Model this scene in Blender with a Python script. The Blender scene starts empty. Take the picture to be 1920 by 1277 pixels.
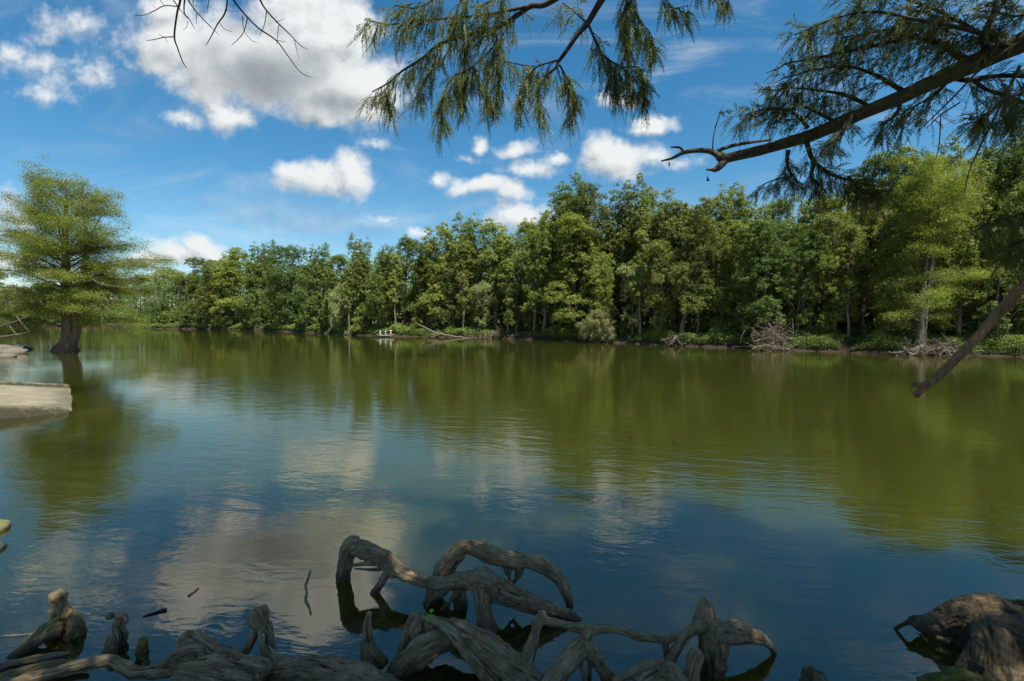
import bpy, math, random
import numpy as np
from mathutils import Vector, Matrix

R = math.radians
scene = bpy.context.scene
col = scene.collection

# ------------------------------------------------------------------ camera
PW, PH, F, HOR, EYE = 1920.0, 1277.0, 907.0, 600.0, 3.0
PITCH = math.atan((PH / 2 - HOR) / F)
cam_d = bpy.data.cameras.new('camera')
cam = bpy.data.objects.new('camera', cam_d)
col.objects.link(cam)
cam_d.sensor_width = 36.0
cam_d.lens = 36.0 * F / PW
cam_d.clip_end = 6000
cam_d.clip_start = 0.05
cam.location = (0, 0, EYE)
cam.rotation_euler = (math.pi / 2 - PITCH, 0, 0)
scene.camera = cam

# ------------------------------------------------------------------ exposure
scene.view_settings.view_transform = 'Standard'
scene.view_settings.look = 'None'
scene.view_settings.gamma = 1.0
scene.view_settings.exposure = 1.38

SUN_EL, SUN_AZ = 62.0, 145.0      # azimuth clockwise from the view direction (+Y)


def ray(px, py):
    x = (px - PW / 2) / F
    y = -(py - PH / 2) / F
    c, s = math.cos(PITCH), math.sin(PITCH)
    # camera space (x, y, -1) rotated to the world, looking along +Y and a little down
    return np.array([x, c + y * s, y * c - s])


def at(px, py, Y):
    d = ray(px, py)
    return np.array([0, 0, EYE]) + d * (Y / d[1])


def ground(px, py, z=0.0):
    d = ray(px, py)
    return np.array([0, 0, EYE]) + d * ((z - EYE) / d[2])


# ------------------------------------------------------------------ node helpers
class NT:
    def __init__(s, tree):
        s.t = tree
        s.n = tree.nodes
        s.l = tree.links

    def node(s, typ, **kw):
        n = s.n.new(typ)
        for k, v in kw.items():
            setattr(n, k, v)
        return n

    def put(s, sock, v):
        if v is None:
            return
        if hasattr(v, 'is_output'):
            s.l.new(v, sock)
        else:
            sock.default_value = v

    def math(s, op, a, b=None, c=None, clamp=False):
        n = s.node('ShaderNodeMath', operation=op, use_clamp=clamp)
        s.put(n.inputs[0], a)
        s.put(n.inputs[1], b)
        if c is not None:
            s.put(n.inputs[2], c)
        return n.outputs[0]

    def vmath(s, op, a, b=None, c=None, out=0):
        n = s.node('ShaderNodeVectorMath', operation=op)
        s.put(n.inputs[0], a)
        s.put(n.inputs[1], b)
        if c is not None:
            s.put(n.inputs[2], c)
        return n.outputs[out]

    def smooth(s, v, a, b, lo=0.0, hi=1.0):
        n = s.node('ShaderNodeMapRange', interpolation_type='SMOOTHSTEP')
        s.put(n.inputs['Value'], v)
        s.put(n.inputs['From Min'], a)
        s.put(n.inputs['From Max'], b)
        s.put(n.inputs['To Min'], lo)
        s.put(n.inputs['To Max'], hi)
        return n.outputs['Result']

    def noise(s, vec, scale, detail=4, rough=0.5, dist=0.0, out='Fac'):
        n = s.node('ShaderNodeTexNoise')
        s.put(n.inputs['Vector'], vec)
        n.inputs['Scale'].default_value = scale
        n.inputs['Detail'].default_value = detail
        n.inputs['Roughness'].default_value = rough
        n.inputs['Distortion'].default_value = dist
        return n.outputs[out]

    def mix(s, f, a, b, blend='MIX'):
        n = s.node('ShaderNodeMix', data_type='RGBA', blend_type=blend)
        s.put(n.inputs[0], f)
        s.put(n.inputs[6], a)
        s.put(n.inputs[7], b)
        return n.outputs[2]

    def ramp(s, fac, stops):
        n = s.node('ShaderNodeValToRGB')
        s.put(n.inputs[0], fac)
        e = n.color_ramp.elements
        while len(e) < len(stops):
            e.new(0.5)
        for i, (p, c) in enumerate(stops):
            e[i].position = p
            e[i].color = (*c, 1)
        return n.outputs[0]


# ------------------------------------------------------------------ world: sky with clouds
world = bpy.data.worlds.new('World')
scene.world = world
world.use_nodes = True
world.cycles.sampling_method = 'MANUAL'
world.cycles.sample_map_resolution = 512
world.node_tree.nodes.clear()
W = NT(world.node_tree)


def uvpx(px, py):
    d = ray(px, py)
    return d[0] / d[1], d[2] / d[1]


CLOUDS = [  # x, y, rx, ry in photo pixels, weight
    (315, 85, 105, 85, 1.22), (420, 105, 150, 105, 1.46), (520, 125, 150, 100, 1.52), (610, 75, 125, 115, 1.46), (655, 165, 125, 85, 1.40),
    (560, 30, 130, 80, 1.22), (690, 205, 75, 50, 1.16), (600, 200, 90, 50, 1.22), (310, 20, 80, 50, 0.98),
    (345, 220, 48, 24, .75), (435, 215, 66, 42, .8), (400, 195, 40, 25, .55),
    (110, 55, 85, 45, 0.43), (85, 115, 110, 40, 0.53), (155, 145, 70, 40, 0.52), (30, 105, 70, 35, 0.47), (90, 178, 60, 22, 0.33),
    (600, 335, 115, 42, .95), (655, 325, 58, 48, 1.0), (550, 318, 50, 22, .7),
    (830, 337, 26, 20, .75), (895, 270, 20, 22, .75), (880, 292, 38, 14, .6), (970, 278, 60, 18, .62), (985, 314, 72, 26, .8),
    (1040, 293, 35, 17, .75), (915, 347, 90, 26, .85), (960, 360, 55, 26, .8), (970, 405, 85, 38, .95),
    (1150, 300, 72, 52, 1.0), (1135, 275, 45, 35, .8), (1225, 292, 66, 36, .75), (1270, 300, 60, 25, .5), (1213, 230, 58, 26, .95), (1190, 240, 40, 18, .8),
    (785, 437, 28, 16, .7), (730, 410, 45, 14, .55), (345, 475, 95, 36, .95), (365, 460, 50, 30, .9), (290, 490, 70, 20, .7),
    (15, 405, 60, 55, .8), (15, 490, 80, 25, .7), (1165, 185, 50, 22, .5), (700, 265, 40, 14, .42),
]
GREY = [(440, 45, 70, 40, .6), (500, 140, 160, 70, 1.0), (610, 190, 110, 45, .8), (400, 100, 90, 50, .5), (20, 400, 70, 60, .9), (20, 430, 80, 40, .6),
        (610, 362, 90, 22, .5), (920, 362, 70, 14, .35), (345, 492, 90, 16, .35)]


def field_group(name, blobs, warp=0.0):
    g = bpy.data.node_groups.new(name, 'ShaderNodeTree')
    g.interface.new_socket('Vector', in_out='INPUT', socket_type='NodeSocketVector')
    g.interface.new_socket('Value', in_out='OUTPUT', socket_type='NodeSocketFloat')
    T = NT(g)
    gi, go = T.node('NodeGroupInput'), T.node('NodeGroupOutput')
    uv = gi.outputs[0]
    acc = None
    for (x, y, rx, ry, w) in blobs:
        u, v = uvpx(x, y)
        a = T.vmath('MULTIPLY_ADD', uv, (F / rx, F / ry, 0), (-u * F / rx, -v * F / ry, 0))
        ln = T.vmath('LENGTH', a, out=1)
        e = T.math('MULTIPLY_ADD', ln, -w, w)
        acc = e if acc is None else T.math('SMOOTH_MAX', acc, e, .18)
    T.l.new(acc, go.inputs[0])
    return g


def group(T, g, vec):
    n = T.node('ShaderNodeGroup')
    n.node_tree = g
    T.put(n.inputs[0], vec)
    return n.outputs[0]


tc = W.node('ShaderNodeTexCoord')
dirv = W.vmath('NORMALIZE', tc.outputs['Generated'])
sep = W.node('ShaderNodeSeparateXYZ')
W.l.new(dirv, sep.inputs[0])
dy = W.math('MAXIMUM', sep.outputs[1], 0.08)
uvn = W.node('ShaderNodeCombineXYZ')
W.l.new(W.math('DIVIDE', sep.outputs[0], dy), uvn.inputs[0])
W.l.new(W.math('DIVIDE', sep.outputs[2], dy), uvn.inputs[1])
uv = uvn.outputs[0]
CL = field_group('cloud_field', CLOUDS)
GR = field_group('cloud_thickness', GREY)


def cloud_density(vec):
    wn = W.node('ShaderNodeTexNoise')
    W.put(wn.inputs['Vector'], vec)
    wn.inputs['Scale'].default_value = 9
    wn.inputs['Detail'].default_value = 5
    wn.inputs['Roughness'].default_value = .62
    w = W.vmath('SUBTRACT', wn.outputs['Color'], (.5, .5, .5))
    wv = W.vmath('MULTIPLY_ADD', w, (.075, .06, 0), vec)
    base = group(W, CL, wv)
    n1 = W.noise(vec, 14, 9, .6)
    return W.math('ADD', base, W.math('MULTIPLY_ADD', n1, 1.7, -.98)), wv


dens, wuv = cloud_density(uv)
dens2, _ = cloud_density(W.vmath('ADD', uv, (.016, .024, 0)))
alpha = W.smooth(dens, -.16, .58)
# thin high veil drawn out across the sky
cirv = W.vmath('MULTIPLY', W.vmath('ADD', uv, (0, 0, 3)), (1.1, 4.2, 1))
cir = W.smooth(W.noise(cirv, 1.7, 7, .62, .8), .47, .85, 0, .5)
alpha_all = W.math('MAXIMUM', alpha, cir)
# overhead and behind the camera: loose fair-weather clouds
bn = W.smooth(W.noise(dirv, 3.2, 6, .58), .5, .68, 0, .85)
front = W.smooth(sep.outputs[1], .25, .45)
alpha_f = W.math('ADD', W.math('MULTIPLY', alpha_all, front), W.math('MULTIPLY', bn, W.math('SUBTRACT', 1.0, front)))
alpha_f = W.math('MULTIPLY', alpha_f, W.smooth(sep.outputs[2], -.02, .03))
grad = W.math('SUBTRACT', dens, dens2)
lit = W.math('MULTIPLY_ADD', grad, .75, .80, clamp=True)
grey = W.math('MULTIPLY', W.smooth(group(W, GR, wuv), .0, .85), W.smooth(dens, .05, .6))
grey = W.math('MULTIPLY', grey, W.math('MULTIPLY_ADD', W.noise(uv, 5, 3, .5), .8, .6))
lit = W.math('MULTIPLY', lit, W.math('MULTIPLY_ADD', grey, -.80, 1.0, clamp=True))
cloud_col = W.mix(lit, (1.5, 1.75, 2.0, 1), (5.2, 5.4, 5.4, 1))
sky = W.node('ShaderNodeTexSky', sky_type='NISHITA')
sky.sun_disc = False
sky.sun_elevation = R(SUN_EL)
sky.sun_rotation = R(SUN_AZ)
sky.altitude = 100
sky.air_density = 1.0
sky.dust_density = 0.35
sky.ozone_density = 2.5
hs = W.node('ShaderNodeHueSaturation')
hs.inputs['Hue'].default_value = .488
hs.inputs['Saturation'].default_value = 1.33
hs.inputs['Value'].default_value = 0.84
W.l.new(sky.outputs[0], hs.inputs['Color'])
final = W.mix(alpha_f, hs.outputs[0], cloud_col)
bg = W.node('ShaderNodeBackground')
bg.inputs['Strength'].default_value = 0.064
W.l.new(final, bg.inputs[0])
wo = W.node('ShaderNodeOutputWorld')
W.l.new(bg.outputs[0], wo.inputs[0])

# ------------------------------------------------------------------ sun
sd = bpy.data.lights.new('sun', 'SUN')
sd.energy = 4.2
sd.angle = R(.53)
sd.color = (1, .95, .86)
sun = bpy.data.objects.new('sun', sd)
col.objects.link(sun)
TOSUN = np.array([math.sin(R(SUN_AZ)) * math.cos(R(SUN_EL)), math.cos(R(SUN_AZ)) * math.cos(R(SUN_EL)), math.sin(R(SUN_EL))])
sun.rotation_euler = Vector(TOSUN).to_track_quat('Z', 'Y').to_euler()
sun.location = (20, -10, 40)


# ================================================================== geometry helpers
def hash3(i, j, k):
    h = (i * 374761393 + j * 668265263 + k * 2147483647 + 1013904223) & 0xffffffff
    h = ((h ^ (h >> 13)) * 1274126177) & 0xffffffff
    h = ((h ^ (h >> 16)) * 2246822519) & 0xffffffff
    return ((h ^ (h >> 15)) & 0xffffff) / float(0xffffff)


def vnoise(P):
    P = np.asarray(P, float)
    I = np.floor(P).astype(np.int64)
    f = P - I
    f = f * f * (3 - 2 * f)
    r = 0
    for a in (0, 1):
        for b in (0, 1):
            for c in (0, 1):
                w = (f[:, 0] if a else 1 - f[:, 0]) * (f[:, 1] if b else 1 - f[:, 1]) * (f[:, 2] if c else 1 - f[:, 2])
                r = r + w * hash3(I[:, 0] + a, I[:, 1] + b, I[:, 2] + c)
    return r * 2 - 1


def fbm(P, oct=4, gain=.5):
    P = np.asarray(P, float)
    s, a, t = 0, 1.0, 0
    for o in range(oct):
        s = s + a * vnoise(P * 2 ** o + o * 17.3)
        t += a
        a *= gain
    return s / t


def nrm(v):
    return v / np.maximum(np.linalg.norm(v, axis=-1, keepdims=True), 1e-9)


class MB:
    """collects quads and triangles of ONE mesh"""

    def __init__(s):
        s.v, s.q, s.t, s.a, s.n = [], [], [], {}, 0

    def add(s, V, quads=None, tris=None, **attr):
        V = np.asarray(V, float).reshape(-1, 3)
        if quads is not None and len(quads):
            s.q.append(np.asarray(quads, np.int64) + s.n)
        if tris is not None and len(tris):
            s.t.append(np.asarray(tris, np.int64) + s.n)
        s.v.append(V)
        for k, a in attr.items():
            s.a.setdefault(k, []).append((s.n, np.broadcast_to(np.asarray(a, float), (len(V),)) if np.ndim(a) < 2 else a))
        s.n += len(V)

    def quads(s, Q, **attr):          # Q (N,4,3)
        n = len(Q)
        if n:
            s.add(Q.reshape(-1, 3), np.arange(4 * n).reshape(n, 4), **attr)

    def tube(s, P, rad, sides=8, cap=True, **attr):
        P = np.asarray(P, float)
        rad = np.broadcast_to(np.asarray(rad, float), (len(P),))
        T = nrm(np.gradient(P, axis=0))
        up = np.array([0, 0, 1.0]) if abs(T[0][2]) < .9 else np.array([1.0, 0, 0])
        u = nrm(np.cross(T[0], up))
        a = np.linspace(0, 2 * math.pi, sides, endpoint=False)
        V = []
        for i in range(len(P)):
            u = nrm(u - T[i] * np.dot(u, T[i]))
            w = np.cross(T[i], u)
            V.append(P[i] + rad[i] * (np.cos(a)[:, None] * u + np.sin(a)[:, None] * w))
        V = np.concatenate(V)
        k = np.arange(sides)
        q = []
        for i in range(len(P) - 1):
            q.append(np.stack([i * sides + k, i * sides + (k + 1) % sides, (i + 1) * sides + (k + 1) % sides, (i + 1) * sides + k], 1))
        q = np.concatenate(q)
        t = None
        if cap:
            n = len(V)
            V = np.concatenate([V, P[:1] - T[:1] * rad[0] * .4, P[-1:] + T[-1:] * rad[-1] * .4])
            e = (len(P) - 1) * sides
            t = np.concatenate([np.stack([np.full(sides, n), (k + 1) % sides, k], 1), np.stack([np.full(sides, n + 1), e + k, e + (k + 1) % sides], 1)])
        s.add(V, q, t, **attr)

    def box(s, c, h, rot=None):
        c = np.asarray(c, float)
        g = np.array([(x, y, z) for x in (-1, 1) for y in (-1, 1) for z in (-1, 1)], float) * np.asarray(h, float)
        if rot is not None:
            g = g @ np.asarray(rot).T
        s.add(g + c, [(0, 1, 3, 2), (4, 6, 7, 5), (0, 4, 5, 1), (2, 3, 7, 6), (0, 2, 6, 4), (1, 5, 7, 3)])

    def mesh(s, name, mat=None, smooth=False):
        me = bpy.data.meshes.new(name)
        V = np.concatenate(s.v)
        q = np.concatenate(s.q) if s.q else np.zeros((0, 4), np.int64)
        t = np.concatenate(s.t) if s.t else np.zeros((0, 3), np.int64)
        me.vertices.add(len(V))
        me.vertices.foreach_set('co', V.astype(np.float32).ravel())
        nl = q.size + t.size
        me.loops.add(nl)
        me.loops.foreach_set('vertex_index', np.concatenate([q.ravel(), t.ravel()]).astype(np.int32))
        me.polygons.add(len(q) + len(t))
        st = np.concatenate([np.arange(len(q)) * 4, q.size + np.arange(len(t)) * 3]).astype(np.int32)
        me.polygons.foreach_set('loop_start', st)
        me.update(calc_edges=True)
        if smooth:
            me.polygons.foreach_set('use_smooth', np.ones(len(me.polygons), bool))
        for k, parts in s.a.items():
            at_ = me.attributes.new(k, 'FLOAT', 'POINT')
            arr = np.zeros(len(V), np.float32)
            for off, a in parts:
                arr[off:off + len(a)] = a
            at_.data.foreach_set('value', arr)
        if mat:
            me.materials.append(mat)
        return me


def link(name, me, parent=None, loc=None):
    o = bpy.data.objects.new(name, me)
    col.objects.link(o)
    if parent is not None:
        o.parent = parent
    if loc is not None:
        o.location = loc
    return o


def tag(o, label=None, cat=None, group=None, kind=None):
    if label:
        o['label'] = label
    if cat:
        o['category'] = cat
    if group:
        o['group'] = group
    if kind:
        o['kind'] = kind
    return o


def empty(name, loc=(0, 0, 0), rz=0, sc=(1, 1, 1)):
    o = bpy.data.objects.new(name, None)
    col.objects.link(o)
    o.location = loc
    o.rotation_euler = (0, 0, rz)
    o.scale = sc
    o.empty_display_size = .2
    return o


def spline(P, n=6):
    """Catmull-Rom through rows of P (any columns)"""
    P = np.asarray(P, float)
    if len(P) < 3:
        t = np.linspace(0, 1, n + 1)[:, None]
        return P[0] * (1 - t) + P[-1] * t
    E = np.concatenate([2 * P[:1] - P[1:2], P, 2 * P[-1:] - P[-2:-1]])
    out = []
    for i in range(len(P) - 1):
        a, b, c, d = E[i:i + 4]
        t = np.linspace(0, 1, n, endpoint=False)[:, None]
        out.append(.5 * (2 * b + (c - a) * t + (2 * a - 5 * b + 4 * c - d) * t ** 2 + (3 * b - a - 3 * c + d) * t ** 3))
    out.append(P[-1:])
    return np.concatenate(out)


def pxline(pts, k=1.0):
    """rows (px, py, depth, radius px) -> rows (x, y, z, radius m)"""
    return np.array([[*at(p[0], p[1], p[2]), p[3] * p[2] / F * k] for p in pts])


# ================================================================== materials
def new_mat(name):
    m = bpy.data.materials.new(name)
    m.use_nodes = True
    m.node_tree.nodes.clear()
    return m, NT(m.node_tree)


def out(T, sh):
    o = T.node('ShaderNodeOutputMaterial')
    T.l.new(sh, o.inputs['Surface'])


def attr(T, name, o='Fac'):
    n = T.node('ShaderNodeAttribute')
    n.attribute_name = name
    return n.outputs[o]


def leaf_mat(name, dark, light, transl=.5, gloss=.018, trans_tint=(1.25, 1.2, .45)):
    m, T = new_mat(name)
    oi = T.node('ShaderNodeObjectInfo')
    t = attr(T, 'tint')
    c = T.mix(t, (*dark, 1), (*light, 1))
    hs = T.node('ShaderNodeHueSaturation')
    T.put(hs.inputs['Hue'], T.math('MULTIPLY_ADD', oi.outputs['Random'], .026, .476))
    T.put(hs.inputs['Value'], T.math('FRACT', T.math('MULTIPLY', oi.outputs['Random'], 7.31)))
    vv = hs.inputs['Value'].links[0].from_socket
    T.put(hs.inputs['Value'], T.math('MULTIPLY_ADD', vv, .45, .86))
    hs.inputs['Saturation'].default_value = 1.0
    T.l.new(c, hs.inputs['Color'])
    c = hs.outputs[0]
    d = T.node('ShaderNodeBsdfDiffuse')
    T.l.new(c, d.inputs[0])
    tr = T.node('ShaderNodeBsdfTranslucent')
    T.l.new(T.mix(1.0, c, (*trans_tint, 1), 'MULTIPLY'), tr.inputs[0])
    ms = T.node('ShaderNodeMixShader')
    ms.inputs[0].default_value = transl
    T.l.new(d.outputs[0], ms.inputs[1])
    T.l.new(tr.outputs[0], ms.inputs[2])
    g = T.node('ShaderNodeBsdfGlossy')
    g.inputs['Roughness'].default_value = .45
    g.inputs['Color'].default_value = (.8, .85, .9, 1)
    m2 = T.node('ShaderNodeMixShader')
    m2.inputs[0].default_value = gloss
    T.l.new(ms.outputs[0], m2.inputs[1])
    T.l.new(g.outputs[0], m2.inputs[2])
    out(T, m2.outputs[0])
    return m


LEAF = {
    'dark': leaf_mat('leaves_dark', (.046, .084, .020), (.125, .180, .042)),
    'mid': leaf_mat('leaves_mid', (.066, .108, .022), (.165, .220, .050)),
    'bright': leaf_mat('leaves_bright', (.090, .138, .026), (.215, .265, .058)),
    'pale': leaf_mat('leaves_pale', (.115, .150, .055), (.250, .285, .130)),
    'cypress': leaf_mat('leaves_cypress', (.066, .112, .024), (.180, .235, .045)),
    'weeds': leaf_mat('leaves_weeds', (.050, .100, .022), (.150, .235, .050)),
    'shade': leaf_mat('leaves_shade', (.05, .085, .02), (.12, .17, .04)),
    'needle': leaf_mat('leaves_needle', (.050, .078, .024), (.128, .160, .050), .52),
}


def bark_mat(name, a, b, scale=3.0, stretch=.18):
    m, T = new_mat(name)
    g = T.node('ShaderNodeTexCoord')
    v = T.vmath('MULTIPLY', g.outputs['Object'], (scale * 3, scale * 3, scale * 3 * stretch))
    n = T.noise(v, 1.6, 6, .65, .6)
    c = T.ramp(n, [(.3, a), (.68, b)])
    p = T.node('ShaderNodeBsdfPrincipled')
    T.l.new(c, p.inputs['Base Color'])
    p.inputs['Roughness'].default_value = .9
    p.inputs['Specular IOR Level'].default_value = .2
    bp = T.node('ShaderNodeBump')
    bp.inputs['Strength'].default_value = .7
    bp.inputs['Distance'].default_value = .02
    T.l.new(n, bp.inputs['Height'])
    T.l.new(bp.outputs[0], p.inputs['Normal'])
    out(T, p.outputs[0])
    return m


BARK = bark_mat('bark_brown', (.035, .028, .020), (.115, .098, .075), 1.2)
BARKP = bark_mat('bark_pale', (.055, .050, .040), (.165, .150, .122), 1.2)
BARKM = bark_mat('bark_grey', (.038, .033, .026), (.115, .102, .082), 1.2)
BARKD = bark_mat('bark_dark', (.016, .013, .010), (.060, .050, .040), 4)
DRIFT = bark_mat('driftwood_grey', (.046, .038, .026), (.145, .124, .088), 2.5)


def wood_mat(name, moss_amt=.25, tone=1.0):
    """weathered swamp root: grain follows the root, dark wet foot, moss in patches"""
    m, T = new_mat(name)
    gr = attr(T, 'grain', 'Vector')
    ge = T.node('ShaderNodeNewGeometry')
    pos = ge.outputs['Position']
    sp = T.node('ShaderNodeSeparateXYZ')
    T.l.new(pos, sp.inputs[0])
    z = sp.outputs[2]
    fine = T.noise(T.vmath('MULTIPLY', gr, (9, 60, 60)), 1.0, 7, .68, .4)
    broad = T.noise(T.vmath('MULTIPLY', gr, (3.0, 9, 9)), 1.0, 5, .6)
    blot = T.noise(pos, 7, 5, .6)
    k = tone
    c = T.ramp(T.math('MULTIPLY_ADD', T.math('SUBTRACT', fine, .5), 1.3, T.math('MULTIPLY_ADD', broad, .6, .2)), [(.12, (.034 * k, .023 * k, .012 * k)), (.36, (.105 * k, .076 * k, .042 * k)), (.6, (.19 * k, .145 * k, .083 * k)), (.9, (.33 * k, .268 * k, .168 * k))])
    c = T.mix(T.smooth(blot, .42, .72, 0, .65), c, T.mix(1.0, c, (.42, .34, .26, 1), 'MULTIPLY'))
    crack = T.smooth(T.noise(T.vmath('MULTIPLY', gr, (3.2, 30, 30)), 1.3, 3, .5, .8), .33, .39, 0, 1)
    c = T.mix(crack, T.mix(1.0, c, (.26, .22, .18, 1), 'MULTIPLY'), c)
    wz = T.math('ADD', z, T.math('MULTIPLY', T.math('SUBTRACT', blot, .5), .1))
    wet = T.smooth(wz, .02, .15, 1, 0)
    c = T.mix(T.math('MULTIPLY', wet, .75), c, (.018, .016, .009, 1))
    mn = T.noise(pos, 13, 6, .7)
    mz = T.smooth(wz, .05, .06 + .75 * max(moss_amt, .1), 1, 0)
    nz = T.node('ShaderNodeSeparateXYZ')
    T.l.new(ge.outputs['Normal'], nz.inputs[0])
    mk = T.math('MULTIPLY', T.smooth(T.math('ADD', mn, T.math('MULTIPLY', nz.outputs[2], .10)), .62 - .2 * moss_amt, .70 - .16 * moss_amt), mz)
    mk = T.math('MULTIPLY', mk, min(1.0, .35 + moss_amt))
    c = T.mix(mk, c, T.ramp(mn, [(.3, (.045, .060, .010)), (.75, (.15, .17, .028))]))
    p = T.node('ShaderNodeBsdfPrincipled')
    T.l.new(c, p.inputs['Base Color'])
    T.put(p.inputs['Roughness'], T.math('MULTIPLY_ADD', wet, -.45, .85))
    p.inputs['Specular IOR Level'].default_value = .3
    bp = T.node('ShaderNodeBump')
    bp.inputs['Strength'].default_value = .9
    bp.inputs['Distance'].default_value = .012
    T.l.new(T.math('ADD', T.math('ADD', T.math('MULTIPLY', fine, 1.6), T.math('MULTIPLY', crack, .8)), T.math('MULTIPLY', mk, mn)), bp.inputs['Height'])
    T.l.new(bp.outputs[0], p.inputs['Normal'])
    out(T, p.outputs[0])
    return m


WOOD = wood_mat('root_wood', .12, 1.55)
WOODM = wood_mat('root_wood_mossy', .5, 1.4)
WOODS = wood_mat('root_wood_dark', .2, .72)
WOODP = wood_mat('root_wood_pale', .04, 1.75)
MOSSY = wood_mat('root_moss', 1.0, .55)


def simple(name, c, rough=.6, var=.12, scale=4):
    m, T = new_mat(name)
    g = T.node('ShaderNodeTexCoord')
    n = T.noise(g.outputs['Object'], scale, 5, .6)
    cc = T.mix(n, (*[x * (1 - var) for x in c], 1), (*[min(1, x * (1 + var)) for x in c], 1))
    p = T.node('ShaderNodeBsdfPrincipled')
    T.l.new(cc, p.inputs['Base Color'])
    p.inputs['Roughness'].default_value = rough
    out(T, p.outputs[0])
    return m


# ================================================================== lake outline and terrain
LAKE = np.array([(60, 1.2), (12, 2.2), (4, 2.5), (-3, 2.6), (-5.6, 3.6), (-8.4, 6.9), (-11.8, 10.4), (-14.9, 13.3), (-15.8, 13.6), (-20.8, 19.3), (-24.5, 20.6),
                 (-32, 27.5), (-40.3, 37.8), (-46.5, 43.5), (-50.3, 49.5), (-58, 52.5), (-80, 60), (-110, 72), (-170, 92), (-300, 120), (-330, 240), (-255, 246), (-215, 226),
                 (-165, 198), (-131, 172), (-80, 145), (-50, 116), (-33, 97), (-21, 88.5), (-5.3, 81), (9, 68.5), (18, 57), (26, 48.8), (32, 42.8), (41, 39.0), (60, 33),
                 (90, 25), (140, 12), (140, 1)], float)


def lake_sd(X, Y):
    """signed distance to the shore, positive on land"""
    P = np.stack([X, Y], 1)
    d = np.full(len(P), 1e9)
    inside = np.zeros(len(P), bool)
    n = len(LAKE)
    for i in range(n):
        a, b = LAKE[i], LAKE[(i + 1) % n]
        ab = b - a
        t = np.clip(((P - a) @ ab) / (ab @ ab), 0, 1)
        d = np.minimum(d, np.linalg.norm(P - a - t[:, None] * ab, axis=1))
        cond = (a[1] > P[:, 1]) != (b[1] > P[:, 1])
        xi = a[0] + (P[:, 1] - a[1]) / (b[1] - a[1] + 1e-12) * ab[0]
        inside ^= cond & (P[:, 0] < xi)
    return np.where(inside, -d, d)


# the boat ramp frame: U goes uphill, V across
RA, RB = np.array([-14.5, 15.8]), np.array([-19.5, 21.3])
RU = np.array([-.74, -.672])


def terrain_z(X, Y):
    X, Y = np.asarray(X, float), np.asarray(Y, float)
    sd = lake_sd(X, Y)
    wob = fbm(np.stack([X * .35, Y * .35, 0 * X], 1), 3) * np.clip(np.hypot(X, Y) * .012, .15, .8)
    s = sd + wob
    left = 1 / (1 + np.exp(np.clip((X + 8 + .35 * (Y - 20)) / 1.5, -30, 30))) * (Y < 75)          # gentle stony shore on the left
    nearc = np.exp(-((X - 0) ** 2 / 120 + Y ** 2 / 30))
    steep = np.where(s > 0, 1.15 * (1 - np.exp(-s / .8)) + .05 * np.clip(s, 0, 22) + .012 * np.clip(s - 22, 0, 200), 0)
    gentle = np.where(s > 0, .16 * np.clip(s, 0, 12), 0)
    land = steep * (1 - left) + gentle * left
    bed_d = np.where(left > .5, .055, .22)
    bed = -np.minimum(bed_d * np.clip(-s, 0, 60) + .03, 2.6)
    n = fbm(np.stack([X * .9, Y * .9, 0 * X + 4], 1), 4)
    z = np.where(s > 0, land + n * .12 * np.clip(s * .6, 0, 1), bed + n * .05 * np.clip(-s, 0, 1))
    # ramp cut
    rel = np.stack([X - (RA[0] + RB[0]) / 2, Y - (RA[1] + RB[1]) / 2], 1)
    u = rel @ RU
    v = rel @ np.array([-RU[1], RU[0]])
    m = (np.abs(v) < 4.3) & (u > -6) & (u < 18)
    z = np.where(m, np.minimum(z, .13 * u - .12), z)
    # the plot the photographer stands on
    return z


ang = np.concatenate([np.linspace(-62, 62, 760), np.linspace(63.5, 296.5, 110)])
rad = np.concatenate([[0.3], np.geomspace(.8, 30, 90), np.geomspace(30.5, 330, 190)[0:], np.geomspace(345, 2500, 16)])
A, RR = np.meshgrid(np.radians(ang), rad)
TX, TY = (RR * np.sin(A)).ravel(), (RR * np.cos(A)).ravel()
TZ = terrain_z(TX, TY)
far = np.clip((np.hypot(TX, TY) - 330) / 500, 0, 1)
TZ = np.where(np.hypot(TX, TY) > 330, np.maximum(TZ, 1.5) + far * 6, TZ)
na, nr = len(ang), len(rad)
ii, jj = np.meshgrid(np.arange(nr - 1), np.arange(na), indexing='ij')
q = np.stack([ii * na + jj, ii * na + (jj + 1) % na, (ii + 1) * na + (jj + 1) % na, (ii + 1) * na + jj], -1).reshape(-1, 4)
mb = MB()
sand = 1 / (1 + np.exp(np.clip((TX + 6 + .35 * (TY - 18)) / 1.2, -30, 30))) * (TY < 62)
mb.add(np.stack([TX, TY, TZ], 1), q[:, ::-1], sand=sand, shore=np.clip(lake_sd(TX, TY), -30, 30))

m, T = new_mat('earth')
ge = T.node('ShaderNodeNewGeometry')
pos = ge.outputs['Position']
sp = T.node('ShaderNodeSeparateXYZ')
T.l.new(pos, sp.inputs[0])
n1 = T.noise(pos, .9, 7, .62)
n2 = T.noise(pos, 9, 6, .7)
zz = T.math('ADD', sp.outputs[2], T.math('MULTIPLY_ADD', n1, 1.0, -.5))
mud = T.ramp(n2, [(.3, (.016, .012, .008)), (.7, (.048, .037, .026))])
lit_ = T.ramp(n2, [(.3, (.035, .040, .014)), (.55, (.07, .085, .025)), (.75, (.13, .11, .06))])
c = T.mix(T.smooth(zz, .75, 1.35), mud, lit_)
peb = T.node('ShaderNodeTexVoronoi')
peb.inputs['Scale'].default_value = 7
T.l.new(pos, peb.inputs['Vector'])
sandc = T.ramp(n2, [(.3, (.17, .145, .10)), (.7, (.33, .29, .21))])
sandc = T.mix(.45, sandc, T.mix(1.0, sandc, peb.outputs['Color'], 'MULTIPLY'))
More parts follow.
